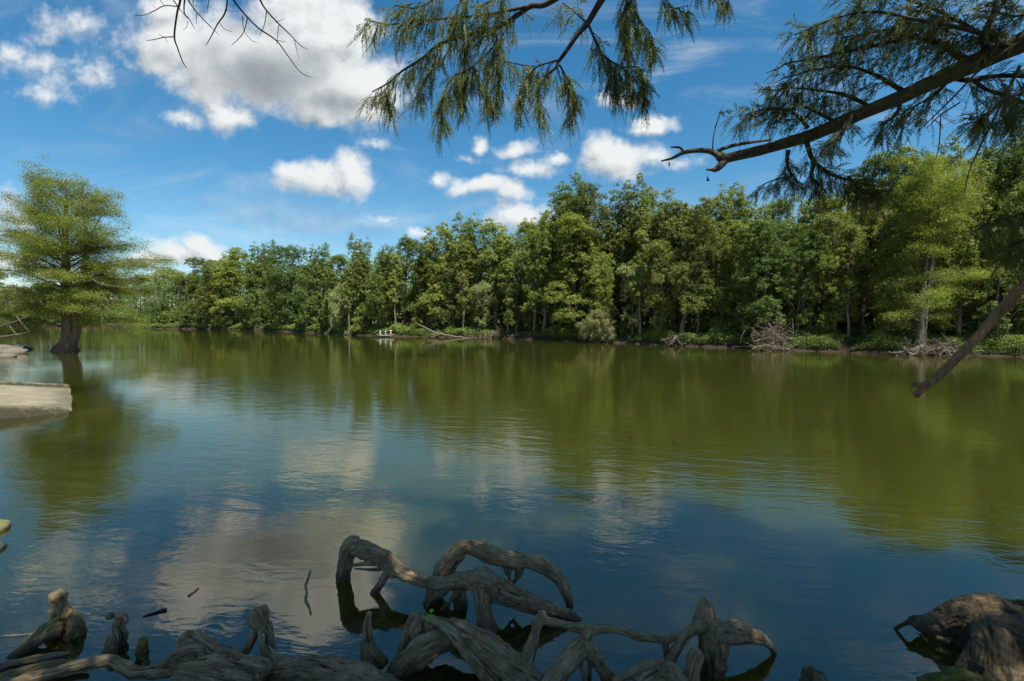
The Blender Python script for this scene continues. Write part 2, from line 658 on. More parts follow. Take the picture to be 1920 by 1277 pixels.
c = T.mix(attr(T, 'sand'), c, sandc)
p = T.node('ShaderNodeBsdfPrincipled')
T.l.new(c, p.inputs['Base Color'])
p.inputs['Roughness'].default_value = .95
p.inputs['Specular IOR Level'].default_value = .1
bp = T.node('ShaderNodeBump')
bp.inputs['Distance'].default_value = .08
T.l.new(n2, bp.inputs['Height'])
T.l.new(bp.outputs[0], p.inputs['Normal'])
out(T, p.outputs[0])
tag(link('ground', mb.mesh('ground', m, True)), kind='structure')

# ------------------------------------------------------------------ water
m, T = new_mat('lake_water')
ge = T.node('ShaderNodeNewGeometry')
pos = ge.outputs['Position']
sp = T.node('ShaderNodeSeparateXYZ')
T.l.new(pos, sp.inputs[0])
wX, wY = sp.outputs[0], sp.outputs[1]
rot = T.node('ShaderNodeVectorRotate', rotation_type='Z_AXIS')
T.l.new(pos, rot.inputs['Vector'])
rot.inputs['Angle'].default_value = R(14)
p1 = T.vmath('MULTIPLY', rot.outputs[0], (.8, 1.9, 1))
r1 = T.noise(p1, 1.25, 3, .55, .5)
p2 = T.vmath('MULTIPLY', pos, (1.6, 3.6, 1))
r2 = T.noise(p2, 2.4, 3, .6, .4)
calm = T.noise(pos, .11, 3, .5)
near = T.math('MULTIPLY', T.smooth(wY, 3.5, 11, .5, 1.0), T.smooth(wY, 14, 60, 1.0, .42))
gust = T.smooth(calm, .35, .65, .45, 1.25)
hgt = T.math('MULTIPLY', T.math('ADD', T.math('MULTIPLY', r1, .0115), T.math('MULTIPLY', r2, .0036)), T.math('MULTIPLY', near, gust))
bp = T.node('ShaderNodeBump')
bp.inputs['Strength'].default_value = 1
bp.inputs['Distance'].default_value = 1
T.l.new(hgt, bp.inputs['Height'])
fr = T.node('ShaderNodeFresnel')
fr.inputs['IOR'].default_value = 2.2
T.l.new(bp.outputs[0], fr.inputs['Normal'])
gl = T.node('ShaderNodeBsdfGlossy')
gl.inputs['Roughness'].default_value = .03
gl.inputs['Color'].default_value = (1, .95, .82, 1)
T.l.new(bp.outputs[0], gl.inputs['Normal'])
di = T.node('ShaderNodeSubsurfaceScattering', falloff='BURLEY')
di.inputs['Scale'].default_value = 1.0
di.inputs['Radius'].default_value = (1.6, 1.6, 1.2)
tur = T.noise(pos, .25, 4, .6)
bodyc = T.mix(tur, (.019, .023, .0038, 1), (.026, .030, .0055, 1))
T.l.new(bodyc, di.inputs[0])
df = T.node('ShaderNodeBsdfDiffuse')
T.l.new(bodyc, df.inputs[0])
dmx = T.node('ShaderNodeMixShader')
T.l.new(T.smooth(wY, 8, 15), dmx.inputs[0])
T.l.new(di.outputs[0], dmx.inputs[1])
T.l.new(df.outputs[0], dmx.inputs[2])
tp = T.node('ShaderNodeBsdfTransparent')
tp.inputs[0].default_value = (.78, .70, .38, 1)
clear = attr(T, 'clear')
body = T.node('ShaderNodeMixShader')
T.l.new(clear, body.inputs[0])
T.l.new(dmx.outputs[0], body.inputs[1])
T.l.new(tp.outputs[0], body.inputs[2])
ms = T.node('ShaderNodeMixShader')
T.l.new(fr.outputs[0], ms.inputs[0])
T.l.new(body.outputs[0], ms.inputs[1])
T.l.new(gl.outputs[0], ms.inputs[2])
out(T, ms.outputs[0])
a2 = np.linspace(-80, 80, 220)
r2_ = np.concatenate([[0.5], np.geomspace(1.2, 360, 130)])
A2, R2 = np.meshgrid(np.radians(a2), r2_)
wx, wy = (R2 * np.sin(A2)).ravel(), (R2 * np.cos(A2)).ravel()
wz = terrain_z(wx, wy)
rel = np.stack([wx - (RA[0] + RB[0]) / 2, wy - (RA[1] + RB[1]) / 2], 1)
ru_, rv_ = rel @ RU, rel @ np.array([-RU[1], RU[0]])
onramp = (np.abs(rv_) < 3.9) & (ru_ < .5) & (ru_ > -7)
depth_ = np.where(onramp, np.clip(-.13 * ru_, .01, 3), np.clip(-wz, .01, 3))
clear_v = np.exp(-depth_ / np.where(onramp, .9, .22)) * np.where(onramp, .95, .75)
mb = MB()
nA, nR = len(a2), len(r2_)
ii, jj = np.meshgrid(np.arange(nR - 1), np.arange(nA - 1), indexing='ij')
q = np.stack([ii * nA + jj, (ii + 1) * nA + jj, (ii + 1) * nA + jj + 1, ii * nA + jj + 1], -1).reshape(-1, 4)
mb.add(np.stack([wx, wy, 0 * wx], 1), q[:, ::-1], clear=clear_v)
tag(link('water', mb.mesh('water', m, True)), kind='structure')


# ================================================================== trees of the far wood
def leaf_quads(C, N, L, Wd, rng, fold=.18):
    n = len(C)
    rnd = rng.normal(size=(n, 3))
    U = nrm(rnd - N * np.sum(rnd * N, 1, keepdims=True))
    V = np.cross(N, U)
    L = np.broadcast_to(L, (n,))[:, None]
    Wd = np.broadcast_to(Wd, (n,))[:, None]
    Q = np.stack([C - U * L * .5, C + V * Wd * .5 + N * Wd * fold, C + U * L * .5, C - V * Wd * .5 + N * Wd * fold], 1)
    return Q


def sphere_dirs(n, rng):
    return nrm(rng.normal(size=(n, 3)))


def fill_lobes(mb, lobes, n_leaf, leaf, clump_r, rng, droop=0.0, shell=.5, sub=.42, wr=.62):
    """lobes: rows (x,y,z, rx,ry,rz). Leaves gather in clumps, clumps in lobes"""
    lobes = np.asarray(lobes, float)
    area = (lobes[:, 3] * lobes[:, 4] + lobes[:, 3] * lobes[:, 5] + lobes[:, 4] * lobes[:, 5])
    prob = area / area.sum()
    n_cl = max(30, int(area.sum() * 2.2 / clump_r ** 2))
    which = rng.choice(len(lobes), n_cl, p=prob)
    d = sphere_dirs(n_cl, rng)
    d[:, 2] = np.where(d[:, 2] < -.3, -d[:, 2] * .6, d[:, 2])
    d = nrm(d)
    lb = lobes[which]
    rr = (1 - shell * rng.random(n_cl) ** 1.5)[:, None]
    cc = lb[:, :3] + d * lb[:, 3:] * rr
    cr = clump_r * rng.uniform(.55, 1.35, n_cl)
    ctint = rng.uniform(0, 1, n_cl)
    keep = rng.random(n_cl) < .92
    cc, cr, ctint, d = cc[keep], cr[keep], ctint[keep], d[keep]
    # sub clumps
    ns = 7
    sd_ = nrm(sphere_dirs(len(cc) * ns, rng) + np.repeat(d, ns, 0) * .7 + np.array([0, 0, .45]))
    sc = np.repeat(cc, ns, 0) + sd_ * (np.repeat(cr, ns) * rng.uniform(.35, 1.05, len(cc) * ns))[:, None] * np.array([1, 1, .75])
    sr = np.repeat(cr, ns) * sub * rng.uniform(.6, 1.3, len(sc))
    st = np.clip(np.repeat(ctint, ns) * .6 + rng.uniform(0, .4, len(sc)), 0, 1)
    k = rng.choice(len(sc), n_leaf, p=sr ** 2 / np.sum(sr ** 2))
    ld = sphere_dirs(n_leaf, rng)
    C = sc[k] + ld * sr[k][:, None] * (rng.random(n_leaf) ** .5)[:, None] * np.array([1, 1, .8])
    N = nrm(ld * .9 + sd_[k] * .6 + np.array([0, 0, .55]) + rng.normal(size=(n_leaf, 3)) * .45)
    sz = leaf * rng.uniform(.6, 1.4, n_leaf)
    if droop:
        C[:, 2] -= droop * rng.random(n_leaf) ** 2
    tint = np.clip(st[k] * .85 + rng.uniform(-.2, .35, n_leaf), 0, 1)
    mb.quads(leaf_quads(C, N, sz, sz * wr, rng), tint=np.repeat(tint, 4))
    return cc


def limb(mb, p0, p1, r0, r1, rng, sides=6, sag=.12, n=6):
    p0, p1 = np.asarray(p0, float), np.asarray(p1, float)
    L = np.linalg.norm(p1 - p0)
    mid = (p0 + p1) / 2 + rng.normal(size=3) * L * .06 + np.array([0, 0, -sag * L])
    P = spline(np.array([p0, mid, p1]), n)
    mb.tube(P, np.linspace(r0, r1, len(P)), sides)


def make_lobes(kind, rng):
    H = 20.0
    lob = []
    if kind == 'round':
        lob.append((0, 0, 12, 3.4, 3.4, 5.6))
        for i in range(24):
            a = rng.uniform(0, 6.28)
            z = rng.uniform(4.5, 17.8)
            r = 4.3 * math.sqrt(max(.10, 1 - ((z - 11) / 8.4) ** 2)) * rng.uniform(.7, 1.1)
            s = rng.uniform(1.0, 1.9)
            lob.append((r * math.cos(a), r * math.sin(a), z, s, s, s * rng.uniform(1.0, 1.5)))
        for i in range(4):
            lob.append((rng.uniform(-2, 2), rng.uniform(-2, 2), rng.uniform(16.8, 18.2), 1.2, 1.2, 1.8))
    elif kind == 'leaders':
        for i in range(11):
            a = rng.uniform(0, 6.28)
            r = rng.uniform(.4, 2.9)
            top = rng.uniform(13.5, 20) if i else 20
            s = rng.uniform(.75, 1.25)
            hz = rng.uniform(3.2, 5.5)
            lob.append((r * math.cos(a), r * math.sin(a), top - hz, s, s, hz))
        lob.append((0, 0, 8, 2.4, 2.4, 6.5))
        for i in range(10):
            a = rng.uniform(0, 6.28)
            r = rng.uniform(1.5, 3)
            s = rng.uniform(.9, 1.5)
            lob.append((r * math.cos(a), r * math.sin(a), rng.uniform(3.5, 13), s, s, s * 1.3))
    elif kind == 'slim':
        for i in range(15):
            a = rng.uniform(0, 6.28)
            z = 6.5 + 12 * (i / 14)
            r = rng.uniform(.2, 1.7) * (1.1 - .6 * i / 14)
            s = rng.uniform(.7, 1.25)
            lob.append((r * math.cos(a), r * math.sin(a), z, s, s, s * 1.5))
    elif kind == 'column':
        lob.append((0, 0, 10, 2.7, 2.7, 9.2))
        for i in range(12):
            a = rng.uniform(0, 6.28)
            z = rng.uniform(2.2, 17.5)
            r = 2.6 * (1 - .5 * max(0, (z - 12) / 8))
            s = rng.uniform(1.2, 2.0)
            lob.append((r * math.cos(a), r * math.sin(a), z, s, s, s * 1.1))
        lob.append((.3, 0, 18.3, 1.4, 1.4, 1.7))
    elif kind == 'fan':
        for i in range(15):
            a = rng.uniform(0, 6.28)
            e = rng.uniform(0, 1)
            z = 8 + 9.5 * math.sqrt(1 - e * e * .8) * rng.uniform(.75, 1)
            r = 5.6 * e
            s = rng.uniform(1.3, 2.0)
            lob.append((r * math.cos(a), r * math.sin(a), z, s, s, s * 1.3))
        lob.append((0, 0, 10, 3.6, 3.6, 6))
    elif kind == 'under':      # height 20 as well, scaled down: broad, leafy to the ground
        lob.append((0, 0, 8, 7, 7, 8))
        for i in range(12):
            a = rng.uniform(0, 6.28)
            z = rng.uniform(2, 15)
            r = 7 * math.sqrt(max(.1, 1 - ((z - 6) / 12) ** 2))
            s = rng.uniform(3, 4.8)
            lob.append((r * math.cos(a), r * math.sin(a), z, s, s, s * .8))
        lob.append((rng.uniform(-2, 2), 0, 16, 3.6, 3.6, 3.6))
    if kind not in ('under', 'slim'):
        for i in range(8):
            a = rng.uniform(0, 6.28)
            r = rng.uniform(1.2, 3.6)
            s = rng.uniform(1.1, 1.9)
            lob.append((r * math.cos(a), r * math.sin(a), rng.uniform(1.6, 7.5), s, s, s * 1.15))
    return lob


def make_tree_meshes(kind, leafmat, seed, n_leaf=42000, leaf=.185, bark=BARK, trunk_r=.33, lean=0.0, crown_lift=0.0):
    rng = np.random.default_rng(seed)
    lob = np.array(make_lobes(kind, rng))
    lob[:, 2] += crown_lift
    if lean:
        lob[:, 0] += lean * (lob[:, 2] / 20)
    c = MB()
    cr = {'round': .72, 'leaders': .6, 'column': .66, 'fan': .6, 'under': 2.0, 'slim': .6}[kind]
    cc = fill_lobes(c, lob, n_leaf, leaf, cr, rng)
    t = MB()
    Hh = {'round': 15, 'leaders': 17, 'column': 16, 'fan': 12, 'under': 11, 'slim': 17.5}[kind]
    P = np.array([[lean * (z / 20) + rng.normal() * .18, rng.normal() * .18, z] for z in np.linspace(-.6, Hh, 7)])
    P[0, :2] = 0
    S = spline(P, 4)
    rr = trunk_r * (1 - .86 * np.linspace(0, 1, len(S))) * (1 + .7 * np.exp(-np.linspace(0, Hh, len(S)) / .8))
    t.tube(S, rr, 10)
    for i in rng.choice(len(lob), min(len(lob), 10), replace=False):
        tip = lob[i, :3]
        z0 = np.clip(tip[2] - rng.uniform(2, 5.5), 2.5, Hh * .9)
        k = np.argmin(abs(S[:, 2] - z0))
        limb(t, S[k], tip, rr[k] * .55, .04, rng, 6, .05)
    for i in rng.choice(len(cc), min(len(cc), 40), replace=False):
        tip = cc[i]
        z0 = np.clip(tip[2] - rng.uniform(1, 3), 2.5, Hh * .95)
        k = np.argmin(abs(S[:, 2] - z0))
        limb(t, S[k], tip, max(.05, rr[k] * .3), .025, rng, 4, .05, 4)
    return t.mesh('trunk', bark, True), c.mesh('crown', LEAF[leafmat])


PROTO = {
    'round_dark': make_tree_meshes('round', 'dark', 1, 64000),
    'round_mid': make_tree_meshes('round', 'mid', 2, 64000),
    'round_dark_b': make_tree_meshes('round', 'dark', 3, 64000),
    'leaders_bright': make_tree_meshes('leaders', 'bright', 4, 64000, bark=BARKP),
    'leaders_mid': make_tree_meshes('leaders', 'mid', 5, 64000),
    'column_dark': make_tree_meshes('column', 'dark', 6, 64000),
    'column_bright': make_tree_meshes('column', 'bright', 7, 64000),
    'fan_pale': make_tree_meshes('fan', 'pale', 8, 40000, .20),
    'fan_mid': make_tree_meshes('fan', 'mid', 9, 64000, .22),
    'high_dark': make_tree_meshes('round', 'dark', 10, 64000, crown_lift=1.2, trunk_r=.4),
    'leaning': make_tree_meshes('round', 'mid', 11, 64000, lean=5.5, crown_lift=1.0, trunk_r=.42),
    'slim_bright': make_tree_meshes('slim', 'bright', 15, 26000, bark=BARKP, trunk_r=.26),
    'slim_mid': make_tree_meshes('slim', 'mid', 16, 26000, bark=BARKP, trunk_r=.24),
    'under_bright': make_tree_meshes('under', 'bright', 12, 44000, .42, trunk_r=.35),
    'under_dark': make_tree_meshes('under', 'dark', 13, 44000, .42, trunk_r=.35),
    'under_pale': make_tree_meshes('under', 'pale', 14, 44000, .4, trunk_r=.35),
}
NATIVE_H = {k: 20.0 for k in PROTO}
NATIVE_H.update(high_dark=21.3, leaning=20.6, leaders_bright=18.7, leaders_mid=18.7, round_dark=19.6, round_mid=19.6)

# waterline of the far bank: photo x -> depth, taken from the lake outline
bank_pts = LAKE[20:36]
bank_px = bank_pts[:, 0] / bank_pts[:, 1] * F + PW / 2
order = np.argsort(bank_px)


def bank_depth(px):
    return float(np.interp(px, bank_px[order], bank_pts[order, 1]))


rngp = np.random.default_rng(99)


def z_ground(x, y):
    return float(terrain_z(np.array([x]), np.array([y]))[0])


def plant(proto, px, top, off, wide, label, cat='tree', name='tree', group='trees along the far bank', depth=None):
    Y = depth if depth else bank_depth(px) + off
    X = (px - PW / 2) / F * Y
    z0 = z_ground(X, Y)
    H = at(px, top, Y)[2] - z0
    s = H / NATIVE_H[proto]
    e = empty(name, (X, Y, z0 - .05), 0 if proto == 'leaning' else rngp.uniform(0, 6.28), (s * wide, s * wide, s))
    tag(e, label, cat, group)
    link('trunk', PROTO[proto][0], e)
    link('crown', PROTO[proto][1], e)
    return e


TREES = [
    # far shore seen past the left cypress
    ('round_mid', -25, 505, 0, 1.20, 'hazy green tree at the left edge behind the dead branches', 215),
    ('round_dark', 35, 535, 0, 1.20, 'low dark tree on the far shore just left of the cypress trunk', 225),
    ('fan_mid', 95, 520, 0, 1.20, 'far shore tree seen through the left side of the cypress boughs', 235),
    ('round_dark_b', 165, 530, 0, 1.30, 'far shore tree seen just behind the cypress trunk fork', 235),
    ('round_mid', 225, 520, 0, 1.20, 'far shore tree half hidden by the right side of the cypress', 220),
    ('fan_pale', 275, 505, 0, 1.30, 'pale feathery tree beside the tip of the cypress boughs', 205),
    ('fan_pale', 325, 494, 0, 1.15, 'pale domed tree with a broom shaped top under the low white cloud', 195),
    ('round_dark', 300, 560, 0, 1.20, 'short dark tree at the water below the pale domed tree', 178),
    ('fan_mid', 365, 505, 0, 1.20, 'soft green tree right of the pale domed tree', 180),
    # the bend, left of the boat
    ('column_dark', 385, 482, 8, 1.3, 'dark narrow tree where the skyline first steps up', None),
    ('leaders_mid', 405, 500, 2, 1.2, 'light green tree leaning over the water at the skyline step', None),
    ('leaders_bright', 440, 470, 5, 1.25, 'yellow green tree with bare pale twigs near the middle of its crown', None),
    ('leaders_mid', 492, 457, 8, 0.99, 'large dark tree forming the left shoulder of the flat topped clump', None),
    ('round_dark_b', 545, 456, 6, 0.95, 'large dark tree in the middle of the flat topped clump', None),
    ('round_mid', 520, 510, 1, 0.81, 'mid green tree in front of the flat topped clump', None),
    ('leaders_mid', 598, 462, 8, 0.85, 'dark green tree on the right shoulder of the flat topped clump', None),
    ('high_dark', 575, 495, 1, 0.72, 'tree with a slanting dark trunk showing above bright weeds', None),
    ('column_dark', 640, 475, 8, 1.1, 'narrow dark tree filling the dip left of the boat', None),
    ('leaders_mid', 682, 449, 7, 0.85, 'bushy dark tree above and left of the boat', None),
    ('leaders_mid', 718, 470, 3, 1.0, 'mottled tree straight above the boat', None),
    ('round_mid', 725, 525, 1.5, 0.68, 'shorter rounded tree close behind the boat', None),
    ('round_mid', 762, 444, 7, 0.85, 'round topped tree against a scrap of white cloud', None),
    ('leaders_mid', 800, 452, 6, .9, 'slim tree between the round topped tree and the first pointed tree', None),
    ('leaders_bright', 826, 430, 4, 1.0, 'first pointed tree with a pale bare trunk above the fallen log', None),
    ('column_dark', 850, 500, 2, .9, 'dark narrow tree behind the fallen log', None),
    ('leaders_mid', 886, 408, 5, 1.0, 'tallest pointed tree with several upright leaders', None),
    ('leaders_bright', 932, 422, 6, 1.05, 'yellow green pointed tree under the low bank of cloud', None),
    ('fan_pale', 905, 520, 1.5, 0.81, 'greyish leafed tree above the undercut bank', None),
    ('round_mid', 985, 415, 8, 0.81, 'tree in the notch before the skyline climbs', None),
    ('column_dark', 968, 500, 2, 1.0, 'dark vine clad tree right of the greyish leafed tree', None),
    ('leaders_bright', 1018, 405, 3, .9, 'bright green tree at the foot of the tall centre clump', None),
    # tall centre clump
    ('leaders_mid', 1050, 349, 7, 1.0, 'first tall tree where the skyline jumps up', None),
    ('high_dark', 1110, 341, 6, 0.85, 'dark broad oak crown, highest of the centre clump', None),
    ('column_bright', 1078, 400, 2, 1.25, 'sunlit yellow green tree directly above the willow bush', None),
    ('leaders_mid', 1165, 346, 8, 0.85, 'dark crown beside the highest oak on its right', None),
    ('leaders_bright', 1130, 480, 1.5, .9, 'light green slim tree standing behind the willow bush', None),
    ('fan_pale', 1185, 475, 1.5, 0.77, 'brownish pale leafed tree right of the willow bush', None),
    ('leaders_bright', 1225, 362, 7, 0.81, 'broad dark tree left of the leaning trunk', None),
    ('fan_mid', 1272, 360, 8, 0.85, 'tree whose top lies straight above the leaning trunk foot', None),
    ('round_mid', 1240, 450, 2, 0.72, 'leafy mid height tree overhanging left of the leaning trunk', None),
    ('leaning', 1278, 372, .8, .8, 'tree with a long trunk leaning right over exposed roots', None),
    ('leaders_mid', 1365, 352, 5, .95, 'crown with upright tufts right of the leaning trunk', None),
    ('column_bright', 1352, 470, 3, .95, 'glowing yellow green tree seen behind the leaning trunk', None),
    ('leaders_mid', 1415, 378, 7, 0.77, 'dark tree under the dangling scrap on the bough', None),
    ('column_dark', 1435, 410, 1.8, 1.1, 'tall dark vine covered tree left of the driftwood heap', None),
    # right bank
    ('round_dark', 1470, 366, 8, 0.81, 'dark tree showing behind the tip of the mossy bough', None),
    ('high_dark', 1495, 430, 2, 0.72, 'tree rising directly behind the driftwood heap', None),
    ('column_bright', 1530, 365, 7, 1.1, 'bright tree hidden partly by the low cypress sprays', None),
    ('round_mid', 1565, 395, 2.5, 0.77, 'broad leafy tree with three stems right of the driftwood heap', None),
    ('leaders_bright', 1620, 360, 5, 0.81, 'sunlit tree with a forked dark limb left of the bank cypress', None),
    ('round_dark', 1655, 276, 10, 0.81, 'high rounded tree whose crown meets the sky beyond the bough', None),
    ('leaders_bright', 1690, 300, 8, 0.81, 'tree crowding in behind the bank cypress on its left', None),
    ('leaders_mid', 1790, 285, 6, .9, 'tall tree directly right of the bank cypress top', None),
    ('high_dark', 1845, 262, 8, 0.77, 'very tall tree under the hanging bare twigs at the right', None),
    ('leaders_bright', 1800, 420, 2, .9, 'light green tree beside the bank cypress near the water', None),
    ('round_dark_b', 1905, 250, 6, 0.77, 'tallest tree touching the right edge of the picture', None),
    ('column_dark', 1868, 420, 1.5, 1.0, 'dark leafy tree with a grey stem behind the bare stick', None),
    ('round_mid', 1960, 330, 2, 0.81, 'tree half cut off by the right edge of the picture', None),
    ('slim_bright', 470, 490, 1, .9, 'slender light tree at the left foot of the flat topped clump', None),
    ('slim_mid', 622, 490, 2, .9, 'slender tree in the dip beyond the slanting trunk', None),
    ('slim_bright', 655, 500, 1, .9, 'slender light tree beside the pale willow shrub', None),
    ('slim_bright', 742, 475, 1.5, .9, 'slender tree with a pale stem just right of the boat', None),
    ('slim_mid', 868, 455, 1.5, .9, 'slender tree standing over the middle of the fallen log', None),
    ('slim_bright', 952, 450, 1.5, .9, 'slender light tree above the hanging bank roots', None),
    ('slim_mid', 1000, 440, 1.5, .9, 'slender tree at the left end of the long weedy bank', None),
    ('slim_bright', 1200, 430, 1.5, .85, 'slender light tree in the gap right of the willow bush', None),
    ('slim_mid', 1305, 440, 2.5, .9, 'slender tree under the leaning crown', None),
    ('slim_bright', 1395, 420, 2, .9, 'slender glowing tree left of the vine covered one', None),
    ('slim_mid', 1515, 430, 3, .9, 'slender tree in shade just right of the driftwood heap', None),
    ('slim_bright', 1590, 420, 2, .9, 'slender light tree among the three stems', None),
    ('slim_mid', 1660, 400, 2.5, .9, 'slender tree a little left of the bank cypress', None),
    ('slim_mid', 1770, 390, 3, .9, 'slender grey stemmed tree behind the bank cypress on its right', None),
    ('round_mid', 2060, 300, 4, 0.90, 'tree on the far bank beyond the right edge', None),
]
for (pr, px, top, off, wide, lab, dep) in TREES:
    plant(pr, px, top, off, wide, lab, depth=dep)

SHRUBS = [
    ('under_bright', 560, 598, 1, .6, 'bright shrub on the bank at the bend, far left of the boat'),
    ('under_bright', 600, 590, 1, .55, 'bright shrub beside the slanting dark trunk'),
    ('under_pale', 642, 530, 2, .5, 'pale rounded willow shrub left of the boat'),
    ('under_bright', 672, 592, .4, .8, 'drooping bright shrub over the water left of the boat'),
    ('under_bright', 780, 592, 1.5, .7, 'sunlit shrub at the head of the fallen log'),
    ('under_dark', 480, 585, 1, .8, 'dark shrub at the bend below the flat topped clump'),
    ('under_dark', 430, 590, 1, .8, 'dark shrub at the water under the yellow green tree'),
    ('under_bright', 410, 588, .5, .8, 'light green shrub overhanging at the skyline step'),
    ('under_dark', 350, 585, 1, 1.0, 'dark shrub left of the skyline step'),
    ('under_dark', 820, 575, 2.5, .7, 'dark shrub behind the middle of the fallen log'),
    ('under_dark', 1000, 575, 3, .7, 'dark shrub behind the weedy bank left of the willow bush'),
    ('under_dark', 1175, 585, 2, .6, 'dark shrub right of the willow bush'),
    ('under_bright', 1320, 590, 4, .5, 'sunlit shrub between the leaning trunk and the driftwood heap'),
    ('under_bright', 1385, 580, 5, .5, 'second sunlit shrub nearer the driftwood heap'),
    ('under_bright', 1545, 600, 3, .6, 'pale shining shrub just right of the driftwood heap'),
    ('under_dark', 1610, 590, 5, .5, 'dark shrub among the three stems'),
    ('under_bright', 1690, 575, 4, .45, 'light green shrub left of the bank cypress foot'),
    ('under_bright', 1830, 560, 3, .5, 'light green shrub right of the bank cypress foot'),
    ('under_dark', 1900, 585, 2, .6, 'dark shrub at the water by the right edge'),
]
for (pr, px, top, off, wide, lab) in SHRUBS:
    plant(pr, px, top, off, wide, lab, 'shrub', 'shrub', 'shrubs on the far bank')


# ------------------------------------------------------------------ willow bush at the water
def willow_bush():
    rng = np.random.default_rng(77)
    base = ground(1118, 642)
    Y = base[1] - .3
    base = np.array([(1118 - 960) / F * Y, Y, 0])
    k = Y / F
    c, t = MB(), MB()
    lob = [(0, 0, 30 * k, 26 * k, 26 * k, 30 * k), (-14 * k, 0, 22 * k, 18 * k, 20 * k, 22 * k), (14 * k, -3 * k, 18 * k, 20 * k, 20 * k, 20 * k), (2 * k, 0, 46 * k, 14 * k, 14 * k, 15 * k),
           (22 * k, -5 * k, 12 * k, 12 * k, 14 * k, 13 * k), (-18 * k, -6 * k, 14 * k, 10 * k, 14 * k, 14 * k)]
    cc = fill_lobes(c, lob, 17000, .20, .55, rng, droop=.5, wr=.3)
    for p in cc[rng.choice(len(cc), 26, replace=False)]:
        limb(t, (rng.normal() * .25, rng.normal() * .25, -.2), p, .05, .015, rng, 5, -.05)
    e = tag(empty('willow_bush', base), 'rounded pale willow bush standing alone at the water edge', 'bush')
    link('stems', t.mesh('stems', BARK, True), e)
    link('foliage', c.mesh('foliage', LEAF['pale']), e)


willow_bush()

# ------------------------------------------------------------------ depth of the wood behind the first trees: one mass
SKY_PX = np.array([(-60, 520), (50, 540), (160, 540), (250, 520), (345, 505), (400, 485), (480, 462), (570, 462), (640, 478), (690, 455), (765, 450), (800, 460), (890, 425), (935, 430), (1000, 425), (1050, 365),
                   (1110, 350), (1170, 352), (1250, 368), (1350, 365), (1440, 380), (1500, 375), (1580, 360), (1650, 290), (1710, 300), (1780, 300), (1850, 275), (1920, 262), (2200, 262)], float)


def woodland():
    rng = np.random.default_rng(5)
    c, t = MB(), MB()
    lobs = []
    for px in np.arange(-40, 2150, 13.0):
        Yb = bank_depth(px) if px > 235 else 222
        for row in range(3):
            Y = Yb + 12 + row * 9 + rng.uniform(-3, 4)
            X = (px + rng.uniform(-8, 8) - 960) / F * Y
            top = np.interp(px, SKY_PX[:, 0], SKY_PX[:, 1])
            zt = at(960, top, Yb + 7)[2] * rng.uniform(.72, .93)
            z0 = z_ground(X, Y)
            t.tube(np.array([[X, Y, z0 - .3], [X + rng.normal() * .3, Y, z0 + zt * .4], [X + rng.normal() * .6, Y, z0 + zt * .85]]), [.26, .2, .06], 6)
            s = zt * .16
            for k in range(3):
                g_ = 1.3 + .012 * Y
                lobs.append((X + rng.normal() * 2, Y + rng.uniform(-6, 8), z0 + rng.uniform(.4, 3.2), g_, g_, g_))
            for k in range(7):
                lobs.append((X + rng.normal() * s * .5, Y + rng.normal() * s * .5, z0 + zt * rng.uniform(.05, .86), s * rng.uniform(.6, 1), s * rng.uniform(.6, 1), s * rng.uniform(.8, 1.2)))
    lobs = np.array(lobs)
    fill_lobes(c, lobs, 420000, .5, 1.5, rng)
    # two meshes would be two objects: trunks and leaves share this one with two materials
    me = c.mesh('woodland', LEAF['dark'])
    c2 = MB()
    for V, off in zip(c.v, [0]):
        pass
    both = MB()
    both.v, both.q, both.t, both.n = list(c.v), list(c.q), list(c.t), c.n
    both.a = {k: list(v) for k, v in c.a.items()}
    nq0 = sum(len(x) for x in both.q)
    both.q += [x + c.n for x in t.q]
    both.v += list(t.v)
    ntr = sum(len(x) for x in t.q)
    both.t += [x + c.n for x in t.t]
    both.n += t.n
    me = both.mesh('woodland', LEAF['dark'])
    me.materials.append(BARK)
    mi = np.zeros(len(me.polygons), np.int32)
    mi[nq0:] = 1
    me.polygons.foreach_set('material_index', mi)
    tag(link('woodland', me), 'dark mass of woodland behind the first trees of the far bank', 'woodland', kind='stuff')


woodland()


# ------------------------------------------------------------------ weeds on the bank
def bank_weeds():
    rng = np.random.default_rng(15)
    mb = MB()
    n = 330000
    px = rng.uniform(235, 2150, n)
    Yb = np.interp(px, bank_px[order], bank_pts[order, 1])
    # denser close to the edge
    off = rng.exponential(2.4, n)
    Y = Yb + off
    X = (px - 960) / F * Yb * (1 + off / np.maximum(Yb, 1)) 
    dens = fbm(np.stack([X * .22, Y * .22, 0 * X], 1), 3)
    sd_ = lake_sd(X, Y)
    keep = (dens > -.26) & (sd_ > .12) & ~((np.hypot(X - bB[0], Y - bB[1]) < 2.6) & (Y < bB[1] + .3))
    X, Y, dens = X[keep], Y[keep], dens[keep]
    Z = terrain_z(X, Y)
    ok = Z > .22
    X, Y, Z, dens = X[ok], Y[ok], Z[ok], dens[ok]
    n = len(X)
    big_ = fbm(np.stack([X * .55 + 7, Y * .55, 0 * X], 1), 2)
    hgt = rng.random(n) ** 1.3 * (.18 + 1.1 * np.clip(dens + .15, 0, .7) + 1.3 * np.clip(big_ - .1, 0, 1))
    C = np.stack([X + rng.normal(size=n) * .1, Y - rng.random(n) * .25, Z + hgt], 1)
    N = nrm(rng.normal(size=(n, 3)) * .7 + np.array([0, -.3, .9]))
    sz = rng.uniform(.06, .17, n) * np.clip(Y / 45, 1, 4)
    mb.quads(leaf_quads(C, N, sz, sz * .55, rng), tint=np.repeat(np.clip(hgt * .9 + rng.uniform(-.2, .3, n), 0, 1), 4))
    tag(link('bank_weeds', mb.mesh('bank_weeds', LEAF['weeds'])), 'low green weeds and creepers covering the top of the far bank', 'weeds', kind='stuff')




